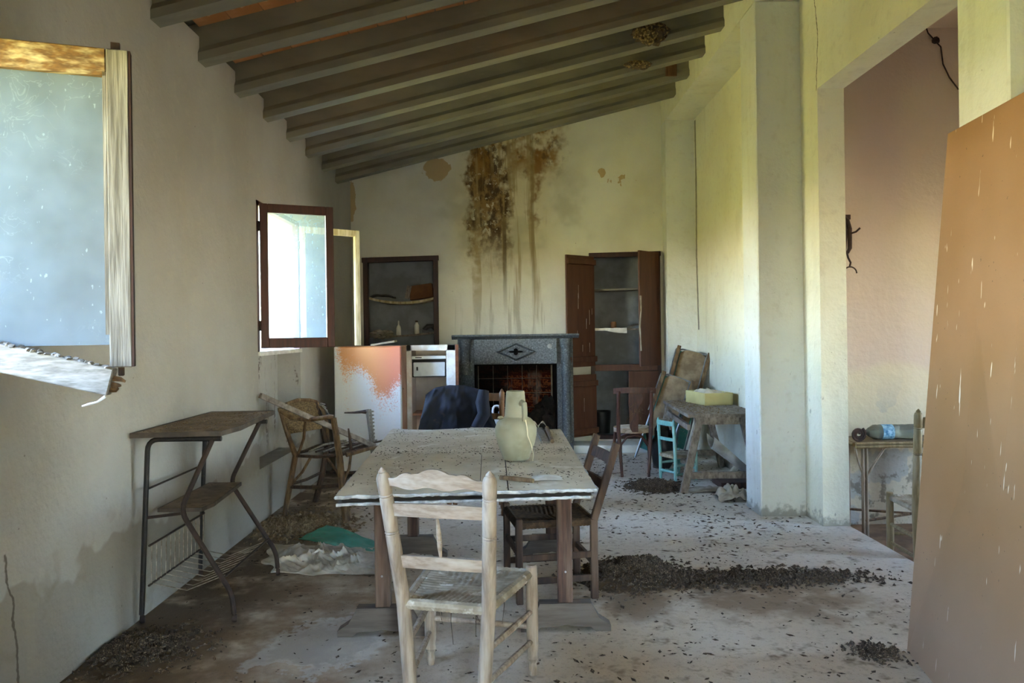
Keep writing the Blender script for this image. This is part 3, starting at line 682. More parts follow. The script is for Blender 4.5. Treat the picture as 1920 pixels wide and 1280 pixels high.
# fire box
m = MB(); x0, x1 = FI[0]-.01, FI[1]+.01
m.lohi((x0, FY+.1, 0), (x0+.03, YB+.40, 1.12)); m.lohi((x1-.03, FY+.1, 0), (x1, YB+.40, 1.12)); m.lohi((x0, FY+.1, 1.09), (x1, YB+.40, 1.12)); m.lohi((x0, YB+.37, 0), (x1, YB+.40, 1.12)); m.lohi((x0, FY+.02, .0), (x1, YB+.4, .10))
m.build('fire_box', 'soot', t, smooth=0)
tm = None
for r_ in range(5):
    for k in range(5):
        xx, zz = x0+.045+k*.19, .14+r_*.19
        if tm is None: tm = MB().lohi((xx, YB+.22, zz), (xx+.184, YB+.245, zz+.184), .006).build('tile', 'fire_tile', t); q0 = (xx, zz)
        else: o = tm.copy(); COL.objects.link(o); o.location = (xx-q0[0], 0, zz-q0[1])
MB().lohi((x0+.02, YB+.245, .1), (x1-.02, YB+.28, 1.09)).build('tile_backing', 'cloth_rag', t, smooth=0)
for k, (x, y, z, rx, rz) in enumerate(((.42, 9.62, .30, .17, .22), (.50, 9.72, .36, .14, .28), (.28, 9.66, .26, .13, .2))):
    m = MB(); m.blob((x, y, z+.02), (rx, .10, rz), 3, .25, 3, k); tag(m.build('charred_lump', 'char'), ('wide charred heap in the fireplace beside the right pier', 'tall black charred heap at the back of the fireplace', 'brownish charred lump in the middle of the fireplace')[k], 'charred wood', 'burnt remains in the fireplace')

# ------------------------------------------------------------------ two old refrigerators
fx = (-1.80, -1.10); fyf = 8.02; ftz = 1.375
t = thing('refrigerator', (-1.45, 8.3, 0), 'closed white refrigerator with orange sprayed patch on its door beside the far window', 'refrigerator')
MB().lohi((fx[0]+.01, fyf+.06, .04), (fx[1]-.0, fyf+.62, ftz), .01).build('body', 'fridge_side', t)
MB().lohi((fx[0], fyf, .05), (fx[1], fyf+.055, ftz), .012).build('door', 'fridge_orange', t)
for x in (fx[0]+.06, fx[1]-.06): MB().lathe([(.025, 0), (.025, .045)], (x, fyf+.12, 0), n=10).build('foot', 'black_plastic', t)
MB().lathe([(.007, 0), (.007, .01)], (fx[1]-.005, fyf+.12, .92), (1, 0, 0), 8).build('screw', 'steel_rust', t)
b = MB(); b.box((-1.32, 8.3, ftz+.028), (.26, .2, .02), Matrix.Rotation(math.radians(-9), 3, 'Y'), .003); tag(b.build('flat_carton', 'cloth_pale'), 'thin pale carton tilted on top of the orange refrigerator', 'carton')
gx0, gx1, gy, gz = -1.09, -.562, 8.42, 1.37
t = thing('refrigerator', ((gx0+gx1)/2, 9.0, 0), 'doorless refrigerator showing its freezer box, beside the fireplace', 'refrigerator')
m = MB(); y1 = gy+.46
m.lohi((gx0, gy, 0.03), (gx0+.05, y1, gz)); m.lohi((gx1-.05, gy, .03), (gx1, y1, gz)); m.lohi((gx0, gy, gz-.05), (gx1, y1, gz)); m.lohi((gx0, gy, .03), (gx1, y1, .12)); m.lohi((gx0, y1-.05, .03), (gx1, y1, gz))
m.build('cabinet', 'fridge_lining', t, smooth=0)
m = MB(); g_ = gy-.012
m.lohi((gx0-.004, g_, .03), (gx0+.045, gy, gz+.003)); m.lohi((gx1-.085, g_, .03), (gx1+.002, gy, gz+.003)); m.lohi((gx0, g_, gz-.055), (gx1, gy, gz+.003)); m.build('front_frame', 'fridge_gasket', t, smooth=0)
MB().lohi((gx1+.001, gy-.012, .03), (gx1+.035, gy+.05, gz+.006)).build('side_panel', 'fridge_rust', t, smooth=0)
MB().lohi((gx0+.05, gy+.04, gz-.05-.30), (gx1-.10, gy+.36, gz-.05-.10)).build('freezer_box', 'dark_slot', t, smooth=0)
fd = MB().lohi((gx0+.065, gy+.02, gz-.34), (gx1-.115, gy+.042, gz-.185), .006).build('freezer_door', 'fridge_white', t)
MB().lohi((gx0+.10, gy+.014, gz-.275), (gx0+.118, gy+.022, gz-.235)).build('latch', 'black_plastic', fd)
MB().lohi((gx0+.05, gy+.01, gz-.15), (gx1-.10, gy+.04, gz-.115), .004).build('ledge', 'white_enamel', t)
MB().lohi((gx0+.09, gy+.006, gz-.138), (gx0+.16, gy+.011, gz-.128)).build('badge', 'dark_slot', t)
MB().lohi((gx0+.05, gy+.03, .60), (gx1-.05, gy+.40, .625), .004).build('shelf', 'fridge_side', t)
m = MB()
for r_ in range(22):
    for k in range(9):
        z_ = .16+r_*.038
        if abs(z_-.61) < .03 or z_ > .98: continue
        m.lohi((gx0+.12+k*.032, gy+.402, z_), (gx0+.142+k*.032, gy+.412, z_+.026))
m.build('ribbed_lining', 'fridge_lining', t, smooth=0, kind='stuff')
MB().lohi((gx1-.10, gy+.02, .12), (gx1-.075, gy+.40, gz-.05)).build('inner_edge', 'fridge_gasket', t, smooth=0)
# ------------------------------------------------------------------ dining table
TZ = .76
TA, TB, TC, TD = V((-.795, 3.53, TZ)), V((.415, 3.62, TZ)), V((.405, 5.95, TZ)), V((-.905, 6.08, TZ))
t = thing('dining_table', (-.2, 4.8, 0), 'long dust-covered dining table on four trestle feet in the middle of the room', 'table')
def tp(u, v, dz=0.0):
    p = (TA*(1-u)+TB*u)*(1-v)+(TD*(1-u)+TC*u)*v; return V((p.x, p.y, TZ+dz))
def wav(u, v): return .004*mnoise.noise(V((u*4, v*7, 1)))-(.018*max(0, (v-.88)/.12)**2*(.5+.5*math.sin(u*9)))
for (u0, u1, v0, v1, mt) in ((0, .545, 0, .47, 'table_cloth'), (.548, .655, 0, .47, 'wood_dusty_side'), (.660, 1, 0, .47, 'table_cloth'), (0, 1, .473, 1, 'table_cloth')):
    MB().sheet(lambda a, b: tp(u0+(u1-u0)*a, v0+(v1-v0)*b, wav(u0+(u1-u0)*a, v0+(v1-v0)*b)), 14, 16, (0, 0, -.012)).build('top_board', 'table_cloth', t)
def edge(p, q, dz, n, r):
    pts = [p.lerp(q, i/n)+V((0, -.004, dz+.004*mnoise.noise(V((i*.7, dz*90, 0))))) for i in range(n+1)]
    return MB().tube(pts, [r*rnd(.7, 1.3) for _ in pts], 6)
edge(TA, TB, -.006, 60, .008).build('frayed_edge', 'table_edge', t); edge(TA+V((.004, .002, 0)), TB+V((-.03, 0, 0)), -.040, 60, .007).build('frayed_edge', 'table_edge', t)
edge(TA, TA.lerp(TD, .25), -.008, 20, .007).build('frayed_edge', 'table_edge', t); edge(TB, TB.lerp(TC, .3), -.006, 20, .006).build('frayed_edge', 'table_edge', t)
m = MB(); pts = [tp(.004, .002), tp(.985, .002), tp(.985, .985), tp(.004, .985)]
lo = [m.v(p+V((0, .004, -.048))) for p in pts]; hi = [m.v(p+V((0, .004, -.036))) for p in pts]
m.f(lo[::-1]); m.f(hi)
for i in range(4): m.f((lo[i], lo[(i+1) % 4], hi[(i+1) % 4], hi[i]))
m.build('under_board', 'wood_weathered_rail', t, smooth=0)
m = MB(); pts = [tp(.02, .008), tp(.98, .008), tp(.98, .97), tp(.02, .97)]
lo = [m.v(p+V((0, .004, -.036))) for p in pts]; hi = [m.v(p+V((0, .004, -.012))) for p in pts]
m.f(lo[::-1]); m.f(hi)
for i in range(4): m.f((lo[i], lo[(i+1) % 4], hi[(i+1) % 4], hi[i]))
m.build('gap_shade', 'dark_slot', t, smooth=0)  # dark sheet filling the gap between the boards as its shade
LG = [(-.633, 3.85), (.279, 3.88), (-.643, 5.18), (.285, 5.16)]
half = [(-.225, 0), (-.225, .03), (-.17, .065), (-.135, .125), (-.13, .14), (.13, .14), (.135, .125), (.17, .065), (.225, .03), (.225, 0), (.15, 0), (.125, .022), (.03, .028), (0, .036), (-.03, .028), (-.125, .022), (-.15, 0)]
for (x, y) in LG:
    lg = MB().lohi((x-.037, y-.03, .14), (x+.037, y+.03, TZ-.048), .006).build('leg', 'wood_table_leg', t)
    MB().prism(half, (x, y-.035, 0), (1, 0, 0), (0, 0, 1), (0, .07, 0)).build('foot', 'wood_foot', t)
    MB().lathe([(.004, 0), (.006, .003), (.003, .006)], (x+.0, y-.036, .30), (0, -1, 0), 8).build('bolt', 'metal_pale', lg)
for x in (-.638, .282): MB().lohi((x-.02, 3.9, TZ-.13), (x+.02, 5.14, TZ-.05), .003).build('rail', 'wood_dark', t)
for y in (3.87, 5.17): MB().lohi((-.6, y-.02, TZ-.10), (.25, y+.02, TZ-.048), .003).build('rail', 'wood_dark', t)
# things on the table
JX, JY = at(968, 860, 4.46).x, 4.46; JZ = TZ+.003
t = thing('clay_jug', (JX, JY, JZ), 'pale clay water jug with a handle and string on the dusty table', 'jug')
pr = [(.062, 0), (.074, .004), (.088, .04), (.110, .10), (.121, .15), (.121, .185), (.110, .215), (.088, .238), (.070, .246), (.0635, .252), (.060, .30), (.056, .36), (.053, .392), (.049, .398), (.043, .394), (.042, .30)]
MB().lathe(pr, (JX, JY, JZ), n=36, cap=True).build('body', 'ceramic_jug', t, smooth=50)
hd = V((.50, -.866, 0)); hj = V((JX, JY, JZ))
hp = [hj+hd*r_+V((0, 0, z_)) for r_, z_ in ((.045, .318), (.075, .338), (.096, .330), (.103, .30), (.103, .262), (.094, .232))]
MB().tube(hp, [.012, .015, .016, .015, .014, .012], 10).build('handle', 'ceramic_jug', t)
MB().blob((JX-.088, JY-.03, JZ+.246), (.018, .014, .010), 2, .3, 3).build('handle_stub', 'ceramic_jug', t)
sp = [hj+V((.055, -.095, .24)), hj+V((.062, -.105, .20)), hj+V((.066, -.108, .15)), hj+V((.085, -.092, .10)), hj+V((.097, -.085, .04)), hj+V((.092, -.09, .004))]
MB().tube(sp, .003, 6).build('string', 'string', t)
a, b = at(938, 893, 3.86), at(1000, 905, 3.76); a.z = b.z = TZ+.013
m = MB(); m.tube([a, a.lerp(b, .5)+V((0, 0, .001)), b], [.011, .012, .011], 10); tag(m.build('wooden_stick', 'wood_cane'), 'short brown stick on the near end of the table', 'stick')
c = at(1020, 888, 3.86); c.z = TZ
m = MB(); m.sheet(lambda u, v: V((c.x-.06+.15*u, c.y-.05+.12*v, TZ+.003+.012*math.sin(math.pi*u)*math.sin(2.2*v+.3))), 10, 8, (0, 0, .0015)); tag(m.build('paper_scrap', 'paper_white'), 'crumpled white paper scrap on the near right of the table', 'paper')
a = at(1010, 798, 5.85); b = at(1023, 832, 5.1); a.z = TZ+.006; b.z = TZ+.006
m = MB(); m.bar(a, b, .055, .02, bev=.003); tag(m.build('wooden_ruler', 'wood_weathered'), 'pale flat slat lying behind the jug on the table', 'slat')
a2, b2 = a+V((.06, -.05, .008)), b+V((.045, 0, .008)); m = MB(); m.tube([a2, b2], [.016, .014], 8); tag(m.build('wooden_rod', 'wood_cane'), 'brown rod lying behind the jug beside the pale slat', 'rod')
a = at(1005, 797, 5.86); m = MB(); m.sheet(lambda u, v: V((a.x-.05+.13*u, a.y-.06+.1*v, TZ+.02+.05*abs(math.sin(2*math.pi*u))*(1-.5*v))), 12, 5, (0, 0, -.003)); tag(m.build('torn_cloth', 'paper_white'), 'small torn white cloth on the far right end of the table', 'cloth')

# ------------------------------------------------------------------ chairs
def rush_seat(M_, wr, wf, dep, z, par, mat, sag=.012, y0=0.0, n=72):
    def fn(u, v):
        wd = wr+(wf-wr)*v; a, b = u-.5, v-.5
        t_ = (a if abs(b) > abs(a) else b); k = max(abs(a), abs(b))*2
        ridge = .006*abs(math.sin(t_*math.pi*16+3*k))
        return V((wd*a, y0+dep*v, z+.012-sag*(1-k*k)+ridge-(.012*max(0, (k-.9)/.1)**2)))
    MB(M_).sheet(fn, n, n, (0, 0, -.016)).build('rush_seat', mat, par, smooth=60)
    def roll(p, q, nn=40):
        p, q = V(p), V(q); pts = [p.lerp(q, i/nn) for i in range(nn+1)]
        MB(M_).tube(pts, [.021+.0025*(i % 2) for i in range(nn+1)], 8).build('wrapped_rail', mat, par)
    c4 = [(-wr/2, y0, z), (wr/2, y0, z), (wf/2, y0+dep, z), (-wf/2, y0+dep, z)]
    for i in range(4): roll(c4[i], c4[(i+1) % 4])
def ladder_chair(name, M_, label, cat_group, wb, ws, wt, wf, dep, hs, ht, lean, slats, mats, turned=True, r=.026, spindle=None, strz=((.28, .15), (.28, .15), (.21,), (.24,)), crest=None):
    t = thing(name, M_.translation, label, 'chair', cat_group)
    mp, msl, mseat = mats
    posts = []
    for s_ in (-1, 1):
        P = [V((s_*wb/2, .0, 0)), V((s_*ws/2, 0, hs)), V((s_*wt/2, -lean, ht))]; posts.append(P)
        if turned:
            pts, rs = [], []
            def seg(z):
                return P[0].lerp(P[1], z/hs) if z <= hs else P[1].lerp(P[2], (z-hs)/(ht-hs))
            for z, k in ((0, .8), (.04, .95), (.10, 1), (hs-.02, 1.03), (hs+.03, 1.03), (ht*.735, 1.0), (ht*.74, .86), (ht*.745, 1.05), (ht*.75, .86), (ht*.755, 1.0), (ht*.885, 1.0), (ht*.89, .88), (ht*.895, 1.03), (ht*.90, .88), (ht*.905, 1.0), (ht-.035, 1.0), (ht-.022, .85), (ht-.014, .55), (ht-.010, .62), (ht-.002, .35), (ht+.006, .12)):
                pts.append(seg(z)); rs.append(r*k)
            MB(M_).tube(pts, rs, 14).build('rear_post', mp, t)
        else:
            m = MB(M_); m.bar(P[0], P[1]+V((0, 0, .004)), r*1.3, r*1.9, (0, 1, 0), .004); m.bar(P[1], P[2], r*1.3, r*1.9, (0, 1, 0), .004)
            m.build('rear_post', mp, t)
        q0, q1 = V((s_*wf/2, dep, 0)), V((s_*wf/2, dep, hs+.03))
        if turned: MB(M_).tube([q0, q0+V((0, 0, .03)), q0+V((0, 0, .05)), q0+V((0, 0, .075)), q0+V((0, 0, .09)), q0+V((0, 0, .12)), q0.lerp(q1, .6), q1-V((0, 0, .006)), q1], [r*.62, r*.75, r*.6, r*.98, r*.8, r*.95, r*.98, r*.92, r*.7], 12).build('front_leg', mp, t)
        else: MB(M_).bar(q0, q1, r*1.7, r*1.7, (0, 1, 0), .004).build('front_leg', mp, t)
    def pp(s_, z):
        P = posts[s_]; return P[0].lerp(P[1], z/hs) if z <= hs else P[1].lerp(P[2], (z-hs)/(ht-hs))
    for i, (z0, z1, bow) in enumerate(slats):
        a, b = pp(0, (z0+z1)/2), pp(1, (z0+z1)/2); ln = (b-a).length
        def top(u):
            if crest and i == 0:
                c_ = (u-.5)*2; return .5*(z1-z0)+crest*(max(0, 1-(c_/.42)**2)*1.0+.55*max(0, 1-((abs(c_)-.52)/.22)**2))
            return .5*(z1-z0)+bow*(1-(2*u-1)**2)
        n_ = 28; up_ = (posts[0][2]-posts[0][1]).normalized(); up_ = V((0, up_.y, up_.z)).normalized()
        m = MB(M_); rows = []
        for k in range(n_+1):
            u = k/n_; c_ = a.lerp(b, u)+V((0, -.014*(1-(2*u-1)**2), 0))
            bt = -.5*(z1-z0)+(.006*math.sin(u*18) if crest and i == 0 else bow*.4*(1-(2*u-1)**2))
            rows.append([m.v(c_+up_*top(u)+V((0, -.008, 0))), m.v(c_+up_*top(u)+V((0, .008, 0))), m.v(c_+up_*bt+V((0, .008, 0))), m.v(c_+up_*bt+V((0, -.008, 0)))])
        for r0, r1 in zip(rows, rows[1:]):
            for j in range(4): m.f((r0[j], r0[(j+1) % 4], r1[(j+1) % 4], r1[j]))
        m.f(rows[0]); m.f(rows[-1][::-1])
        m.build('slat', msl, t)
    if spindle:
        z0, z1 = spindle; a = pp(0, z0).lerp(pp(1, z0), .5)+V((0, -.012, 0)); b = pp(0, z1).lerp(pp(1, z1), .5)+V((0, -.012, 0))
        MB(M_).tube([a.lerp(b, k) for k in (0, .12, .28, .38, .40, .42, .6, .85, 1)], [.006, .007, .010, .010, .007, .010, .010, .007, .006], 8).build('spindle', msl, t)
    for s_, zs in ((0, strz[0]), (1, strz[1])):
        for z in zs:
            a, b = pp(s_, z), V(((-1, 1)[s_]*wf/2, dep, z)); m = MB(M_)
            if turned: m.tube([a, a.lerp(b, .5), b], [.011, .014, .011], 10)
            else: m.bar(a, b, .018, .035, bev=.003)
            m.build('stretcher', mp, t)
    for z in strz[2]:
        a, b = V((-wf/2, dep, z)), V((wf/2, dep, z)); m = MB(M_)
        m.tube([a, b], .012, 10) if turned else m.bar(a, b, .018, .035)
        m.build('stretcher', mp, t)
    for z in strz[3]:
        a, b = pp(0, z), pp(1, z); m = MB(M_)
        m.tube([a, b], .012, 10) if turned else m.bar(a, b, .018, .035)
        m.build('stretcher', mp, t)
    rush_seat(M_, ws-.02, wf-.02, dep, hs-.01, t, mseat)
    return t
Mc = frame((-.25, 2.985, 0), (.118, .45))
t = ladder_chair('ladder_chair', Mc, 'whitewashed turned ladder-back chair with frayed rush seat at the near end of the table', 'ladder-back chairs', .285, .35, .43, .475, .462, .45, .985, .10,
    ((.915, .952, .0), (.80, .850, .006), (.592, .640, .006)), ('wood_dusty', 'wood_dusty_side', 'rush'), True, .0275, (.642, .80), strz=((.28, .15), (.28, .15), (.21,), ()), crest=.042)
for k in range(9):      # strands hanging out of the seat
    p = Mc @ V((rnd(-.14, .2), rnd(.01, .3), .43)); MB().tube([p, p+V((rnd(-.01, .01), rnd(-.01, .01), -.05)), p+V((rnd(-.025, .025), rnd(-.02, .02), -rnd(.08, .14)))], [.002, .0016, .001], 4).build('loose_strand', 'rush_dark', t)
Md = frame((.445, 4.52, 0), (-.43, -.07))
ladder_chair('square_post_chair', Md, 'dark brown square-post chair with rush seat pushed against the right side of the table', 'ladder-back chairs', .40, .40, .40, .42, .43, .44, .865, .14,
    ((.74, .80, .0), (.60, .65, 0)), ('wood_dark_dust', 'wood_dark', 'rush_dark'), False, .022, strz=((.25, .12), (.25, .12), (.27,), (.2,)))
Mj = frame((-.265, 6.70, 0), (0, -1))
ladder_chair('ladder_chair', Mj, 'brown wooden chair under the dark blue jacket at the far end of the table', 'ladder-back chairs', .40, .42, .44, .44, .40, .45, 1.0, .06,
    ((.90, .965, .004), (.74, .79, .004)), ('wood_brown_chair', 'wood_brown_chair', 'rush_dark'), True, .024)
# jacket: two panels folded over the chair back, with a sleeve
def jack(u, v):
    # v runs from the front hem over the ridge to the back hem, u along the chair back
    xc = -.445; s_ = (v-.5)*2; down = abs(s_)
    halfw = .27+.13*down**1.2
    x = xc+(u-.5)*2*halfw+(.03*down if u < .5 else 0)
    z = 1.035-.012*math.cos(u*7)-.02*(abs(u-.5)*2)**6*3-down*.46
    y = 6.755+s_*.035-(.055*math.copysign(1, -s_)*0)+(-.06 if s_ < 0 else .06)*min(1, down*2.2)
    k = .030*down*math.sin(u*13+3*down+2*mnoise.noise(V((u*3, v*4, 1))))+.030*mnoise.noise(V((u*5+v*3, v*8, 3)))+.020*abs(mnoise.noise(V((u*11, v*13-u*5, 6))))
    return V((x, y+k*(-1 if s_ < 0 else 1), z+.012*mnoise.noise(V((u*8, v*5, 8)))))
t = thing('jacket', (-.40, 6.75, .45), 'dusty dark blue jacket draped over the chair at the far end of the table', 'jacket')
MB().sheet(jack, 56, 50, (0, .004, -.006)).build('body', 'cotton_blue', t, smooth=70)
MB().tube([(-.20, 6.66, 1.0), (-.215, 6.635, .90), (-.20, 6.615, .80), (-.25, 6.60, .715), (-.27, 6.59, .68)], [.045, .06, .056, .05, .046], 12).build('sleeve', 'cotton_blue', t, smooth=70)
MB().tube([(-.27, 6.59, .684), (-.275, 6.588, .665)], [.05, .046], 12).build('cuff', 'cloth_rag', t)

# olive chair in the next room
Mo = frame((2.845, 4.95, -.15), (.12, 1))
ladder_chair('turned_chair', Mo, 'olive-brown turned wooden chair in the next room behind the brown board', 'ladder-back chairs', .40, .42, .43, .46, .40, .47, 1.12, .07,
    ((1.00, 1.07, .01), (.80, .84, .0), (.62, .66, 0)), ('wood_olive_chair', 'wood_olive_chair', 'rush'), True, .026)
# small turquoise chair
Mt = frame((1.60, 7.70, 0), (.82, .40))
ladder_chair('child_chair', Mt, 'small turquoise painted child chair in front of the wooden workbench', 'ladder-back chairs', .235, .24, .245, .27, .245, .255, .615, .02,
    ((.55, .595, .0), (.40, .43, 0)), ('wood_turquoise', 'wood_turquoise', 'rush'), True, .0165, strz=((.16, .07), (.16, .07), (.12,), (.09,)))
# bentwood chair
Mb = frame((1.305, 7.88, 0), (.06, 1))
t = thing('bentwood_chair', Mb.translation, 'dark bentwood chair with torn cane back facing the wall cupboard', 'chair')
for s_ in (-1, 1):
    MB(Mb).tube([V((s_*.135, .0, 0)), V((s_*.15, .02, .25)), V((s_*.165, .02, .47)), V((s_*.17, -.02, .70)), V((s_*.165, -.06, .885))], [.014, .018, .021, .019, .017], 10).build('rear_post', 'wood_bentwood', t)
    MB(Mb).tube([V((s_*.20, .42, 0)), V((s_*.185, .40, .25)), V((s_*.165, .37, .46))], [.012, .015, .018], 10).build('front_leg', 'wood_bentwood', t)
rail = [V((-.215+.43*k/16, -.06-.045*math.sin(math.pi*k/16)+.03, .885+.012*math.sin(math.pi*k/16))) for k in range(17)]
m = MB(Mb)
prev = None
for p in rail:
    q = [m.v(p+V((0, -.012, -.028))), m.v(p+V((0, .012, -.028))), m.v(p+V((0, .012, .028))), m.v(p+V((0, -.012, .028)))]
    if prev:
        for j in range(4): m.f((prev[j], prev[(j+1) % 4], q[(j+1) % 4], q[j]))
    else: m.f(q)
    prev = q
m.f(prev[::-1]); m.build('top_rail', 'wood_bentwood', t)
MB(Mb).prism([(.2*math.cos(a*math.pi/16)*1.0, .21+.205*math.sin(a*math.pi/16)) for a in range(32)], (0, 0, .445), (1, 0, 0), (0, 1, 0), (0, 0, .045)).build('seat_frame', 'wood_dusty_side', t)
MB(Mb).prism([(.165*math.cos(a*math.pi/16), .21+.17*math.sin(a*math.pi/16)) for a in range(32)], (0, 0, .489), (1, 0, 0), (0, 1, 0), (0, 0, .006)).build('seat', 'cloth_pale', t)
MB(Mb).tube([V((-.15, .02, .18)), V((-.14, .02, .33)), V((-.08, .02, .405)), V((0, .02, .42)), V((.08, .02, .405)), V((.14, .02, .33)), V((.15, .02, .18))], .011, 8).build('hoop_brace', 'wood_bentwood', t)
MB(Mb).tube([V((-.19, .40, .24)), V((-.10, .36, .38)), V((0, .34, .42)), V((.10, .36, .38)), V((.19, .40, .24))], .011, 8).build('hoop_brace', 'wood_bentwood', t)
m = MB(Mb); m.sheet(lambda u, v: V(((u-.5)*(.13-.085*v+.03*math.sin(9*v))+.01*math.sin(13*v), -.05+.05*v, .86-.40*v)), 8, 18, (0, .006, 0)); m.build('torn_splat', 'wood_bentwood', t)
for k in range(10):
    p = V((rnd(-.05, .06), -.03, rnd(.55, .82))); MB(Mb).tube([p, p+V((rnd(-.04, .04), -.01, -.03)), p+V((rnd(-.07, .07), -.012, -rnd(.02, .09)))], [.003, .002, .001], 4).build('loose_strand', 'wicker', t)
# ------------------------------------------------------------------ tubular serving trolley by the left wall
t = thing('serving_trolley', (-1.7, 4.45, 0), 'dark tubular trolley table with dirty top and lower shelf against the left wall', 'trolley')
def smoothpath(pts, k=5):
    out = [V(pts[0])]
    for i in range(1, len(pts)-1):
        p, a, b = V(pts[i]), V(pts[i-1]), V(pts[i+1]); ra = min(.06, (a-p).length*.45); rb = min(.06, (b-p).length*.45)
        out += arc(p+(a-p).normalized()*ra, p, p+(b-p).normalized()*rb, k)
    return out+[V(pts[-1])]
for y in (4.03, 4.80):
    far = y > 4.5; xk = -1.72 if not far else -1.735
    MB().tube(smoothpath([(-1.93, y, .05), (-1.885, y, .965), (-1.50, y, .965)]), .0135, 10).build('leg', 'steel_black', t)
    MB().tube(smoothpath([(-1.545, y, .965), (xk, y, .59), (-1.455, y, .15), (-1.447, y, .05)]), .0135, 10).build('leg', 'steel_rust', t)
    for x in (-1.93, -1.447):
        MB().tube([(x, y, .07), (x, y, .042)], [.009, .009], 8).build('caster_stem', 'steel_rust', t)
        c = MB().lathe([(.018, -.012), (.021, -.006), (.021, .006), (.018, .012)], (x, y+.008, .0215), (1, .3, 0), 14).build('caster', 'steel_rust', t)
for z, x0 in ((.40, -1.905), ): MB().tube([(x0, 4.03, z+.30), (x0, 4.8, z+.30)], .006, 8).build('cross_bar', 'steel_rust', t)
MB().tube([(-1.90, 4.03, .555), (-1.72, 4.03, .575)], .008, 8).build('shelf_bracket', 'steel_rust', t)
MB().tube([(-1.90, 4.80, .555), (-1.735, 4.80, .575)], .008, 8).build('shelf_bracket', 'steel_rust', t)
top = [(-1.955, 3.985), (-1.50, 4.03), (-1.475, 4.25), (-1.50, 4.55), (-1.545, 5.10), (-1.955, 5.08)]
MB().prism(top, (0, 0, .985), (1, 0, 0), (0, 1, 0), (0, 0, .016)).build('top', 'laminate_dirty', t)
m = MB(); n_ = len(top)
for i in range(n_):
    a, b = top[i], top[(i+1) % n_]; m.bar((a[0], a[1], .992), (b[0], b[1], .992), .006, .026)
m.build('top_edge', 'laminate_edge', t)
shp = [(-1.86, 4.08), (-1.63, 4.08), (-1.61, 4.2), (-1.66, 4.78), (-1.86, 4.78)]
MB().prism(shp, (0, 0, .578), (1, 0, 0), (0, 1, 0), (0, 0, .014)).build('lower_shelf', 'laminate_dirty', t)
m = MB()
for i in range(len(shp)):
    a, b = shp[i], shp[(i+1) % len(shp)]; m.bar((a[0], a[1], .583), (b[0], b[1], .583), .006, .02)
m.build('shelf_edge', 'laminate_edge', t)
# wire magazine rack
rk = MB().tube([(-1.90, 4.06, .40), (-1.90, 4.80, .40)], .006, 6).build('rack_rail', 'steel_rust', t)
MB().tube([(-1.905, 4.06, .19), (-1.905, 4.80, .19)], .006, 6).build('rack_rail', 'steel_rust', t)
MB().tube([(-1.50, 4.06, .235), (-1.50, 4.80, .235)], .006, 6).build('rack_rail', 'steel_rust', t)
for k in range(13):
    y = 4.09+k*.058; MB().tube([(-1.90, y, .40), (-1.905, y, .19)], .003, 5).build('rack_wire', 'wire_white', t)
for k in range(9):
    y = 4.10+k*.08; MB().tube([(-1.905, y, .19), (-1.72, y, .15), (-1.50, y, .235)], .003, 5).build('rack_wire', 'wire_white', t)

# ------------------------------------------------------------------ broken cane armchair
RN, FN, RF, FF = V((-1.867, 6.40, 0)), V((-1.307, 6.20, 0)), V((-1.737, 6.92, 0)), V((-1.15, 6.76, 0))
t = thing('cane_armchair', (-1.5, 6.55, 0), 'broken cane armchair with woven barrel back under the far window', 'armchair')
def up(p, z, dx=0, dy=0): return V((p.x+dx, p.y+dy, z))
MB().tube([RN, up(RN, .25, .05), up(RN, .50, .10), up(RN, .70, .03), up(RN, .90, -.03)], [.022, .024, .025, .02, .016], 8).build('rear_leg', 'wood_cane', t)
MB().tube([RF, up(RF, .25, .07, -.02), up(RF, .50, .12, -.03), up(RF, .70, .07), up(RF, .90, .02)], [.028, .028, .028, .022, .018], 8).build('rear_leg', 'wood_cane_dark', t)
MB().tube([FN, up(FN, .25, -.03), up(FN, .52, -.05), up(FN, .83, -.095)], [.034, .03, .028, .024], 8).build('front_leg', 'wood_cane', t)
MB().tube([FF, up(FF, .30, -.01), up(FF, .55, -.04), up(FF, .84, -.07)], [.026, .026, .026, .026], 8).build('front_leg', 'wood_weathered', t)
for k in range(9): MB().lathe([(.0275, 0), (.0285, .006), (.0275, .012)], (up(FF, .56+k*.032, -.042-.0009*k)), (0, 0, 1), 10).build('binding', 'wood_weathered', t)
e = up(FF, .82, -.07); MB().tube([e, e+V((-.06, 0, .0)), e+V((-.12, -.01, -.004)), e+V((-.21, -.01, -.005))], [.024, .014, .010, .006], 7).build('broken_arm', 'wood_cane_dark', t)
# arm of the near side and hoop of the back
A0 = up(RN, .88, -.03); A1 = up(FN, .835, -.095)
MB().tube([A0, A0.lerp(A1, .25)+V((0, -.02, -.05)), A0.lerp(A1, .6)+V((0, -.03, -.04)), A1+V((-.03, 0, .005)), A1], [.016, .018, .018, .02, .02], 8).build('arm', 'wood_cane', t)
B1 = up(RF, .90, .02)
hoop = [A0, A0.lerp(B1, .2)+V((-.01, 0, .035)), A0.lerp(B1, .5)+V((-.01, 0, .05)), A0.lerp(B1, .8)+V((0, 0, .03)), B1, B1+V((.06, 0, -.08)), B1+V((.10, -.03, -.18)), up(RF, .56, .12)]
MB().tube(hoop, [.016]*8, 8).build('back_hoop', 'wood_cane', t)
def wick(u, v):
    a = A0.lerp(B1, u)+V((-.01, 0, .045*math.sin(math.pi*u)-.0)); b = up(RN, .68, .035).lerp(up(RF, .66, .08), u)
    p = a.lerp(b, v); return p+V((.006*math.sin(u*50)*math.cos(v*28), 0, 0))
MB().sheet(wick, 40, 18, (.008, 0, 0)).build('woven_back', 'wicker', t)
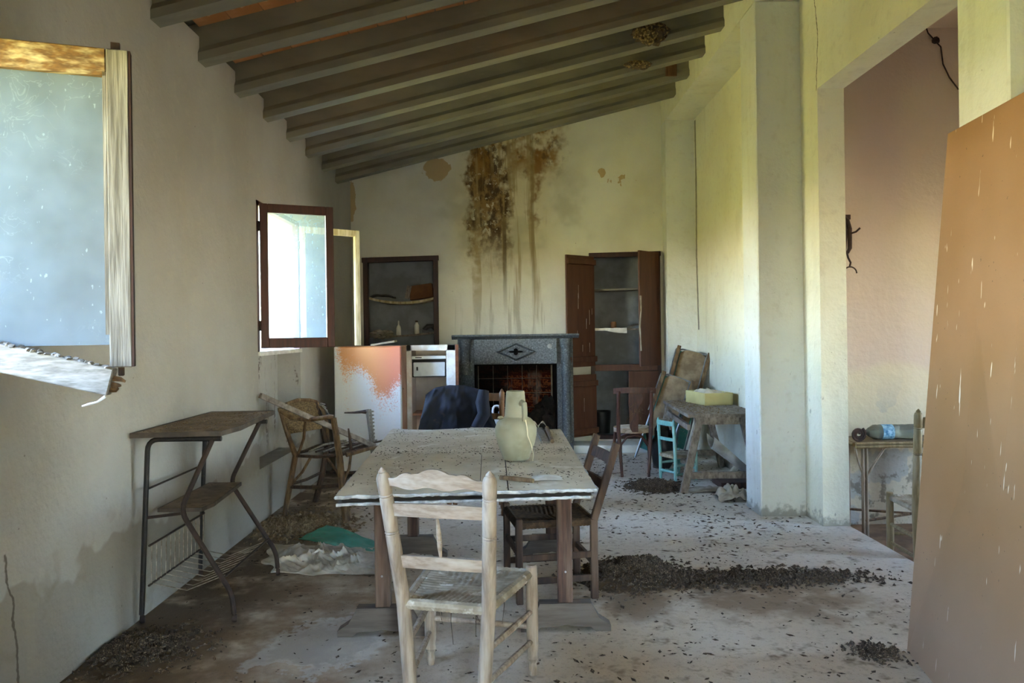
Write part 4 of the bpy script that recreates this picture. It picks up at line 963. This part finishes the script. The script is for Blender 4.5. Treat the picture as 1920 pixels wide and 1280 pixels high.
for (a, b, r_) in ((up(RN, .50, .10), up(FN, .53, -.05), .014), (up(RN, .52, .10), up(RF, .52, .12), .013), (up(FN, .53, -.05), up(FF, .54, -.04), .013), (up(RF, .52, .12), up(FF, .55, -.04), .014),
                   (up(RN, .24, .05), up(FN, .29, -.03), .016), (up(RN, .26, .05), up(RF, .27, .07), .013), (up(RF, .27, .07), up(FF, .30), .014)):
    MB().tube([a, a.lerp(b, .5)+V((0, 0, -.012)), b], [r_]*3, 7).build('stretcher', 'wood_cane_dark', t)
for (a, b) in ((up(RN, .25, .05), up(RN, .49, .24, -.06)), (up(FN, .28, -.03), up(FN, .50, -.16, .05)), (up(RN, .49, .12, -.02), up(RN, .80, .20, -.05)), (up(FN, .30, -.03), up(FN, .50, .0, .2))):
    MB().tube([a, a.lerp(b, .5)+V((.02, 0, 0)), b], .012, 7).build('brace', 'wood_cane', t)
for k in range(7):
    a = up(RN, .535, .16+k*.06, .0-.02*k); b = up(RF, .55, .12+k*.075, -.02); MB().tube([a, a.lerp(b, .5)+V((.01, 0, rnd(-.01, .015))), b+V((rnd(0, .15), 0, 0))], .009, 6).build('seat_slat', 'wood_weathered' if k % 2 else 'wood_cane_dark', t)
MB().tube([up(FN, .53, .0, .02), up(FN, .555, .15, .15), up(FN, .575, .37, .32)], [.02, .016, .006], 7).build('loose_stick', 'wood_cane', t)
MB().tube([up(FN, .56, .02, .12), up(FN, .66, .01, .12), up(FN, .73, 0, .12)], [.014, .012, .006], 6).build('loose_stick', 'wood_cane_dark', t)
for k in range(5): MB().tube([B1+V((.03+.01*k, -.02, -.03)), B1+V((.05+.014*k, -.03, -.01-.02*k)), B1+V((.09+.012*k, -.04, -.02-.03*k))], [.006, .005, .003], 5).build('loose_strand', 'wood_weathered', t)
a, b = at(483, 741, 6.02), at(702, 836, 6.62); a.x += .02
m = MB(); m.bar(a, b, .05, .042, bev=.003); tag(m.build('wooden_batten', 'wood_grey'), 'long grey batten lying aslant across the broken cane armchair', 'batten')

# ------------------------------------------------------------------ green sheet and crumpled cloth on the floor
g0, g1, g2, g3 = gnd(560, 1014), gnd(612, 993), gnd(708, 1018), gnd(700, 1038)
def gs(u, v):
    p = (g0*(1-u)+g3*u)*(1-v)+(g1*(1-u)+g2*u)*v; return V((p.x, p.y, .012+.03*math.sin(2.5*u+1)*(.3+.7*v)+.012*mnoise.noise(V((u*5, v*5, 2)))))
m = MB(); m.sheet(gs, 24, 12, (0, 0, -.004)); tag(m.build('green_sheet', 'plastic_green'), 'green plastic sheet lying on the floor left of the table', 'plastic sheet')
h0, h1, h2, h3 = gnd(508, 1076), gnd(500, 1020), gnd(702, 1028), gnd(712, 1080)
def cs(u, v):
    p = (h0*(1-u)+h3*u)*(1-v)+(h1*(1-u)+h2*u)*v
    def rg(a, b, c): return (1-abs(mnoise.noise(V((a, b, c)))*2.2))
    r1 = max(0, rg(u*4-v*2.5, v*2.6+u*2, 9))**3; r2 = max(0, rg(u*9+v*5, v*6-u*2, 4))**3; r3 = max(0, rg(u*17, v*12+u*6, 2))**2
    ed = min(u, 1-u, v, 1-v); return V((p.x+.09*mnoise.noise(V((u*4, v*4, 7))), p.y+.09*mnoise.noise(V((u*4, v*4, 17))), .007+(.006+.046*r1+.024*r2+.008*r3)*min(1, ed*3.5+.08)))
m = MB(); m.sheet(cs, 110, 80, (0, 0, -.004)); tag(m.build('crumpled_cloth', 'cloth_pale', smooth=80), 'crumpled pale cloth lying on the floor beside the trolley', 'cloth')

# ------------------------------------------------------------------ workbench corner on the right
bx0, bx1, by0, by1, bz = 1.655, 2.33, 7.05, 8.5, .725
t = thing('workbench', (2.0, 7.8, 0), 'grey wooden trestle workbench against the right wall', 'workbench')
MB().prism([(bx0, by0), (bx1, by0-.02), (bx1, by1), (bx0+.07, by1)], (0, 0, bz-.03), (1, 0, 0), (0, 1, 0), (0, 0, .03)).build('top', 'wood_grey', t)
MB().lohi((bx0+.07, by0+.03, bz-.10), (bx1, by0+.06, bz-.03)).build('apron', 'wood_grey', t)
MB().lohi((bx0+.07, by1-.10, bz-.10), (bx1, by1-.07, bz-.03)).build('apron', 'wood_grey', t)
for y, lab in ((by0+.05, 0), (by1-.1, 1)):
    MB().bar((bx0-.045, y-.03, 0), (bx0+.12, y, bz-.03), .07, .045, (0, 1, 0), .004).build('leg', 'wood_grey', t)
    MB().bar((bx1+.0, y-.03, 0), (bx1-.16, y, bz-.03), .07, .045, (0, 1, 0), .004).build('leg', 'wood_grey', t)
    MB().bar((bx0-.03, y-.02, .16), (bx1+.0, y-.02, .16), .028, .062, (0, 0, 1), .003).build('stretcher', 'wood_grey', t)
MB().bar((bx0+.02, by0+.05, .60), (bx0+.1, by1-.1, .60), .03, .05).build('stretcher', 'wood_grey', t)
# yellow drawer box
Mw = frame((2.18, 7.86, bz), (-.09, .5))
t = thing('drawer_box', (2.18, 8.0, bz), 'pale yellow drawer full of cloth on top of the workbench', 'drawer')
for lo_, hi_, nm in (((-.17, 0, 0), (-.155, .48, .125), 'side'), ((.125, 0, 0), (.14, .48, .125), 'side'), ((-.17, 0, 0), (.14, .015, .125), 'front'), ((-.17, .465, 0), (.14, .48, .125), 'back'), ((-.17, 0, 0), (.14, .48, .01), 'bottom')):
    MB(Mw).lohi(lo_, hi_, .002).build(nm, 'drawer_yellow', t)
m = MB(Mw); m.sheet(lambda u, v: V((-.15+.27*u, .02+.44*v, .105+.045*mnoise.noise(V((u*5, v*6, 1)))+.03*math.sin(math.pi*u)*math.sin(math.pi*v))), 24, 24, (0, 0, -.01)); tag(m.build('folded_cloth', 'cloth_pale', smooth=80), 'pale folded cloth lying in the yellow drawer', 'cloth')
# folded deck chairs leaning in the corner
def deck(name, M_, w_, h_, canvas, label, arms=True, panel=None):
    t = thing(name, M_.translation, label, 'deck chair', 'folded deck chairs in the corner')
    for dz, k in ((0, 0), (.05, 1)):
        r_ = .010; hh = h_*(1-.12*k)
        MB(M_).tube(smoothpath([(-w_/2, dz, .0), (-w_/2, dz, hh), (w_/2, dz, hh), (w_/2, dz, 0)]), r_, 8).build('frame_tube', 'tube_grey', t)
    MB(M_).sheet(lambda u, v: V(((u-.5)*(w_-.03), .012+.025*math.sin(math.pi*v), .12*h_+(.86*h_)*v)), 10, 16, (0, .006, 0)).build('canvas', canvas, t)
    if panel: MB(M_).sheet(lambda u, v: V(((u-.5)*(w_-.06), -.02+.01*math.sin(3*v), .30*h_+.70*h_*v-.05*(abs(u-.5)*2)**4*v)), 12, 12, (0, .012, 0)).build('back_panel', panel, t)
    if arms:
        for s_ in (-1, 1):
            MB(M_).lohi((s_*w_/2-.022, -.065, h_*.62), (s_*w_/2+.022, -.04, h_*1.02), .004).build('armrest', 'wood_cane', t)
            MB(M_).tube([(s_*w_/2-.03, -.03, h_*.55), (s_*w_/2-.03, -.05, h_*.98), (s_*w_/2-.01, -.04, h_*1.0)], .008, 6).build('arm_tube', 'tube_grey', t)
    return t
def leaning(o, fwd, deg, roll=0): return frame(o, fwd) @ Matrix.Rotation(math.radians(-deg), 4, 'X') @ Matrix.Rotation(math.radians(roll), 4, 'Y')
deck('deck_chair', leaning((1.85, 9.0, 0), (.25, 1), 10, 15), .36, 1.30, 'canvas_teal', 'tall folded deck chair with dirty brown back panel leaning on the pilaster', True, 'ply_dirty')
deck('deck_chair', leaning((1.60, 8.72, 0), (.30, 1), 9, 19), .34, 1.02, 'canvas_teal', 'shorter folded deck chair with teal canvas leaning in front of the taller one', True, 'ply_dirty')
deck('deck_chair', leaning((1.80, 8.72, 0.01), (.2, 1), 10, 10), .15, .66, 'canvas_cyan', 'low folded chair with bright cyan canvas under the workbench', False)
t = thing('dark_bag', (1.65, 8.17, 0), 'slumped black bag standing behind the turquoise chair', 'bag')
MB().blob((1.65, 8.17, .25), (.12, .12, .25), 3, .18, 2.5, 4).build('body', 'black_plastic', t, smooth=70)
MB().tube([(1.58, 8.12, .44), (1.60, 8.10, .56), (1.69, 8.10, .57), (1.72, 8.12, .45)], .010, 7).build('strap', 'cloth_rag', t)
# curved sheet-metal trough under the bench
def tr(u, v):
    a = math.pi*(.05+.9*v); r_ = .19*(1-.42*u)
    return V((1.93+.40*u, 7.32+.06*u+r_*.9*math.cos(a)*.8, .50-.36*u-r_*math.sin(a)*.75+.02))
m = MB(); m.sheet(tr, 16, 18, (0, .0, -.006)); tag(m.build('metal_trough', 'metal_pale'), 'pale curved metal trough slanting down under the workbench', 'trough')
m = MB(); m.lohi((2.0, 7.22, 0), (2.34, 7.55, .06), .004); tag(m.build('wooden_block', 'wood_dark'), 'low dark wooden block on the floor under the workbench', 'block')
def rag(cx, cy, rx, ry, hh, seed, mat, label):
    def fn(u, v):
        a, b = (u-.5)*2, (v-.5)*2; k = max(0, 1-(a*a+b*b)*.55)
        return V((cx+rx*a*(1+.25*mnoise.noise(V((u*3, v*3, seed)))), cy+ry*b*(1+.25*mnoise.noise(V((u*3, v*3, seed+5)))), .008+hh*k*(.55+.9*abs(mnoise.noise(V((u*4, v*5, seed+2)))))))
    m = MB(); m.sheet(fn, 30, 30, (0, 0, -.005)); return tag(m.build('floor_rag', mat, smooth=80), label, 'rag', 'rags below the workbench')
p = gnd(1385, 935); rag(p.x-.06, p.y, .13, .15, .12, 3, 'cloth_rag', 'crumpled dusty rag at the foot of the square column')
p = gnd(1330, 925); rag(p.x, p.y+.12, .17, .10, .035, 8, 'cloth_rag', 'flat trampled rag beside the workbench foot')
p = gnd(1372, 905); m = MB(); m.tube([p+V((-.05, 0, .05)), p+V((.02, .1, .07)), p+V((.10, .18, .12))], [.03, .032, .03], 10); tag(m.build('rolled_cloth', 'cloth_pale'), 'pale rolled cloth behind the rag at the column foot', 'cloth')

# ------------------------------------------------------------------ white jerrycans behind the jacket chair
t = thing('plant_stool', (-.03, 7.62, 0), 'low wooden stool carrying the white canisters behind the jacket chair', 'stool')
MB().lohi((-.23, 7.45, .34), (.17, 7.80, .37), .004).build('seat', 'wood_grey', t)
for x in (-.2, .14):
    for y in (7.48, 7.77): MB().lohi((x-.018, y-.018, 0), (x+.018, y+.018, .34), .003).build('leg', 'wood_grey', t)
for k, (x, hgt, lab) in enumerate(((-.105, .44, 'white plastic canister with loop handle seen between jacket and chair post'), (.055, .47, 'white plastic canister with grey cap seen between chair post and jug'))):
    t = thing('plastic_canister', (x, 7.62, .37), lab, 'canister', 'white canisters on the stool')
    MB().lohi((x-.072, 7.53, .371), (x+.072, 7.70, .37+hgt*.72), .02).build('body', 'white_enamel', t)
    MB().tube(smoothpath([(x-.04, 7.62, .37+hgt*.71), (x-.035, 7.62, .37+hgt*.92), (x+.035, 7.62, .37+hgt*.92), (x+.04, 7.62, .37+hgt*.71)], 4), .011, 8).build('handle', 'white_enamel', t)
    MB().lathe([(.028, 0), (.03, .01), (.03, .035), (.026, .04)], (x+(.045 if k == 0 else -.045), 7.58, .37+hgt*.71), n=14).build('cap', 'tube_grey', t)

# ------------------------------------------------------------------ leaning brown board
b0, b1, c0, c1 = V((1.835, 3.56, 0)), V((1.68, 2.70, 0)), V((1.988, 3.44, 2.36)), V((1.90, 2.62, 2.36))
m = MB(); nrm = (b1-b0).cross(c0-b0).normalized()
if nrm.x < 0: nrm = -nrm
m.prism([(0, 0), (1, 0), (1, 1), (0, 1)], b0, b1-b0, c0-b0, nrm*.0001)
m.bm.clear()
b1 = b0.lerp(b1, 1.3); c1 = c0.lerp(c1, 1.3); pf = [b0, b1, c1, c0]; A = [m.v(p) for p in pf]; B = [m.v(p+nrm*.028+V((0, 0, 0))) for p in pf]
m.f(A); m.f(B[::-1])
for i in range(4): m.f((A[i], B[i], B[(i+1) % 4], A[(i+1) % 4]))
tag(m.build('door_panel', 'board_brown', smooth=0), 'large plain brown board with white droppings leaning at the right edge', 'board')

# ------------------------------------------------------------------ room next door
t = thing('cane_table', (3.1, 6.2, -.15), 'narrow bamboo side table against the pink wall in the next room', 'table')
x0, x1, y0, y1, z = 2.72, 3.75, 6.02, 6.40, .60
MB().lohi((x0, y0, z-.02), (x1, y1, z), .006).build('top', 'ply_dirty', t)
for zz in (z-.008, z-.032): MB().tube([(x0, y0-.012, zz), (x1, y0-.012, zz)], .013, 8).build('edge_cane', 'wood_olive_chair', t)
MB().tube([(x0-.012, y0, z-.015), (x0-.012, y1, z-.015)], .013, 8).build('edge_cane', 'wood_olive_chair', t)
for x in (x0+.085, x1-.08):
    for y in (y0+.03, y1-.03):
        for dx in (-.014, .014): MB().tube([(x+dx, y, -.15), (x+dx, y, z-.03)], .014, 8).build('leg', 'wood_dusty', t)
    MB().tube([(x, y0+.03, .30), (x+.09, y0+.03, .45), (x+.16, y0+.02, z-.04)], .009, 6).build('brace', 'wood_dusty', t)
    MB().tube([(x, y0+.03, .30), (x-.05, y0+.03, .45), (x-.08, y0+.02, z-.04)], .009, 6).build('brace', 'wood_dusty', t)
MB().tube([(x0+.085, y0+.03, -.02), (x1-.08, y1-.04, -.0)], .010, 6).build('stretcher', 'wood_cane', t)
MB().tube([(x0+.085, y1-.03, .0), (x1-.08, y0+.03, -.01)], .010, 6).build('stretcher', 'wood_cane', t)
q = []
for k in range(40):
    a = k/40*4.4*math.pi; r_ = .012+.044*k/40; q.append(V((x0+.035+r_*math.cos(a), y0+.02, z+.062+r_*math.sin(a))))
m = MB(); m.tube(q, .012, 6); tag(m.build('wooden_scroll', 'wood_dark'), 'dark carved scroll standing on the left end of the bamboo table', 'scroll')
bx, by, bz_ = 2.98, 6.16, z+.062
t = thing('water_bottle', (bx, by, z), 'large clear plastic water bottle with blue label lying on the bamboo table', 'bottle')
MB().lathe([(.018, -.145), (.018, -.11), (.035, -.09), (.058, -.05), (.06, -.03), (.057, -.02), (.06, 0), (.06, .10), (.057, .11), (.06, .12), (.057, .16), (.06, .17), (.057, .21), (.06, .22), (.06, .29), (.05, .31)], (bx, by, bz_), (1, 0, 0), 24).build('body', 'bottle_pet', t)
MB().lathe([(.021, -.165), (.021, -.14)], (bx, by, bz_), (1, 0, 0), 14).build('cap', 'bottle_white', t)
MB().lathe([(.0607, .005), (.0607, .095)], (bx, by, bz_), (1, 0, 0), 24, False).build('label', 'label_blue', t)
# wrought-iron hook on the pink wall
hx, hz = 2.84, 2.02; y = 6.40
t = thing('iron_hook', (hx, y, hz), 'rusty wrought-iron hook with scrolls hanging on the pink wall by the jamb', 'hook')
MB().tube([(hx-.03, y, hz+.42), (hx+.01, y, hz+.38), (hx+.03, y, hz+.30), (hx+.03, y, hz+.14), (hx+.01, y, hz+.10)], [.016, .018, .02, .018, .012], 8).build('shank', 'iron', t)
MB().tube([(hx-.01, y, hz+.38), (hx, y, hz+.25), (hx-.01, y, hz+.12)], .012, 8).build('bar', 'iron', t)
MB().tube([(hx+.03, y-.02, hz+.26), (hx+.06, y-.05, hz+.27), (hx+.09, y-.06, hz+.30)], .008, 6).build('prong', 'iron', t)
MB().tube([(hx, y, hz+.12), (hx+.01, y-.01, hz+.06), (hx+.03, y-.01, hz+.02), (hx+.025, y, hz-.02)], .008, 6).build('link', 'iron', t)
MB().tube([(hx+.025+.055*math.cos(a), y-.01, hz-.07+.055*math.sin(a)) for a in [math.pi*k/12 for k in range(0, 13)]], .006, 6).build('ring', 'iron', t)
MB().lohi((hx-.03, y, hz+.38), (hx+.04, 6.449, hz+.42)).build('wall_plate', 'iron', t)
w_ = [at(1735, 48, 6.43), at(1740, 62, 6.42), at(1752, 75, 6.43), at(1764, 88, 6.43), at(1768, 120, 6.43), at(1780, 145, 6.43), at(1797, 168, 6.43)]
t = thing('loose_wire', w_[2], 'thin dark wire hanging from a small clamp high on the pink wall', 'wire')
MB().tube(w_, .006, 6).build('wire', 'iron', t); MB().blob(at(1754, 76, 6.43), (.03, .018, .026), 2, .3).build('clamp', 'iron', t)

# ------------------------------------------------------------------ nests on the beams
def nest(name, u, v, yi, rx, rz, label, n):
    y = BY[yi]; p = at(u, v, y); t = thing(name, p, label, 'nest', 'mud nests under the ceiling')
    MB().blob((p.x, y-.015, p.z), (rx, .085, rz), 3, .22, 4, n).build('mound', 'mud', t, smooth=70)
    m = MB()
    for k in range(n):
        a, b = rnd(0, 2*math.pi), math.sqrt(rnd(0, 1)); q = V((p.x+rx*b*math.cos(a)*1.02, y-.02-.08*math.sqrt(max(0, 1-b*b)), p.z+rz*b*math.sin(a)*1.02)); r_ = rnd(.007, .013)
        m.blob(q, (r_, r_, r_), 1, .2, 3, k)
    m.build('pellets', 'mud_light', t, kind='stuff')
nest('mud_nest', 1218, 64, 9, .16, .10, 'large swallow mud nest on a ceiling beam at the upper right', 260)
nest('mud_nest', 1195, 124, 10, .13, .035, 'low smear of mud pellets on the beam behind the large nest', 90)
p = at(1258, 133, BY[11]); m = MB(); m.lohi((p.x-.06, p.y-.02, p.z-.06), (p.x+.06, p.y+.01, p.z+.07), .005); tag(m.build('wood_wedge', 'wood_brown_chair'), 'brown wedge packed at the right end of a far ceiling beam', 'wedge')

# ------------------------------------------------------------------ dirt and droppings
def flake(m, p, s, flat=.35):
    a = rnd(0, 6.28); d = V((math.cos(a), math.sin(a), 0)); e = V((-d.y, d.x, 0)); l = s*rnd(.8, 2.0); w2 = s*rnd(.4, .9); h = s*flat*rnd(.5, 1.5)
    q = [p-d*l, p-e*w2+V((0, 0, h*.3)), p+d*l+V((0, 0, h*.4)), p+e*w2]; c = p+V((0, 0, h))
    vs = [m.bm.verts.new(x) for x in q]; tp_ = m.bm.verts.new(c)
    for i in range(4): m.bm.faces.new((vs[i], vs[(i+1) % 4], tp_))
def mound(name, u, v, rx, ry, hh, n, mat, label, seed, size=.010):
    c = gnd(u, v)
    def hgt(a, b):
        d = math.sqrt(a*a+b*b)*(1+.5*mnoise.noise(V((a*1.8, b*1.8, seed+.5)))+.25*mnoise.noise(V((a*5, b*5, seed)))); return hh*max(0, 1-d)**1.3*(1+.5*mnoise.noise(V((a*3, b*3, seed))))
    t = thing(name, (c.x, c.y, 0), label, 'dirt pile', 'heaps of droppings on the floor')
    def fn(u_, v_):
        a, b = v_*math.cos(u_*6.2832), v_*math.sin(u_*6.2832); return V((max(XL+.004, c.x+a*rx), c.y+b*ry, hgt(a, b)-.004-.006*v_))
    MB().sheet(fn, 40, 14, (0, 0, -.001)).build('heap', 'mud', t)
    m = MB()
    for k in range(n):
        a, b = random.gauss(0, .42), random.gauss(0, .42)
        if a*a+b*b > 1.8 or c.x+a*rx < XL+.015: continue
        flake(m, V((c.x+a*rx, c.y+b*ry, hgt(a, b)+.001)), size*rnd(.6, 1.6), 1.0)
    m.build('pellets', mat, t, smooth=0, kind='stuff')
mound('dropping_heap', 1195, 1080, .40, .34, .11, 2600, 'droppings', 'tall dark heap of droppings on the floor right of the table', 1)
mound('dropping_heap', 1410, 1084, .78, .20, .008, 2400, 'droppings', 'long low trail of droppings running right from the tall heap', 2)
mound('dropping_heap', 1232, 912, .32, .34, .06, 1500, 'droppings', 'small heap of droppings below the turquoise chair', 3)
mound('dropping_heap', 255, 1218, .34, .30, .03, 1200, 'droppings', 'dark litter heap at the foot of the left wall', 4)
mound('dropping_heap', 565, 985, .42, .50, .02, 1600, 'straw', 'brown litter around the feet of the cane armchair', 5, .013)
mound('dropping_heap', 1640, 1225, .16, .14, .012, 220, 'droppings', 'small dropping patch in front of the brown board', 6)
m = MB(); n_ = 0
while n_ < 6500:       # thin litter over the whole floor, thicker to the right and along the walls
    x, y = rnd(XL+.03, XW-.05), rnd(2.4, 9.3)
    dens = .10+.9*max(0, mnoise.noise(V((x*1.6, y*1.1, 5)))) + .5*max(0, mnoise.noise(V((x*5, y*4, 15))))
    if x > .35: dens += .18
    if x < -1.45 or y > 7.6: dens += .22
    if rnd(0, 1) > dens: continue
    flake(m, V((x, y, .001)), (.0025+.013*rnd(0, 1)**2.5)*(1.25 if y > 5 else 1)); n_ += 1
o = m.build('floor_litter', 'droppings', smooth=0); o['kind'] = 'stuff'; tag(o, 'thin litter of droppings and dirt strewn over the floor', 'litter')
m = MB(); n_ = 0
while n_ < 1500:
    u, v = rnd(.02, .98), rnd(.02, .97)
    dens = .08+.5*math.exp(-((v-.50)/.05)**2)*(1 if u > .0 else 0)+.45*math.exp(-((v-.16)/.03)**2)*(u > .62)+.5*math.exp(-((u-.665)/.012)**2)*(v < .47)+.35*(v > .5)*max(0, mnoise.noise(V((u*6, v*9, 3))))
    if rnd(0, 1) > dens: continue
    p = tp(u, v, .0035+wav(u, v)); flake(m, p, rnd(.002, .0065), .6); n_ += 1
o = m.build('table_litter', 'droppings', smooth=0); o['kind'] = 'stuff'; tag(o, 'crumbs of dirt and droppings strewn over the table top', 'litter')
m = MB()
for k in range(420):
    a, b = rnd(0, 1), rnd(0, 1); x = -1.93+(.40)*b; y = 4.03+1.0*a; flake(m, V((x, y, 1.002)), rnd(.003, .009), .5)
o = m.build('trolley_litter', 'straw', smooth=0); o['kind'] = 'stuff'; tag(o, 'dry dirt strewn over the trolley top', 'litter')
m = MB()
for k in range(500): flake(m, V((rnd(bx0+.08, 2.05) if k % 3 else rnd(bx0+.08, bx1), rnd(by0+.03, by1-.1), bz+.001)), rnd(.003, .010), .6)
o = m.build('bench_litter', 'straw', smooth=0); o['kind'] = 'stuff'; tag(o, 'straw and dirt strewn over the workbench top', 'litter')
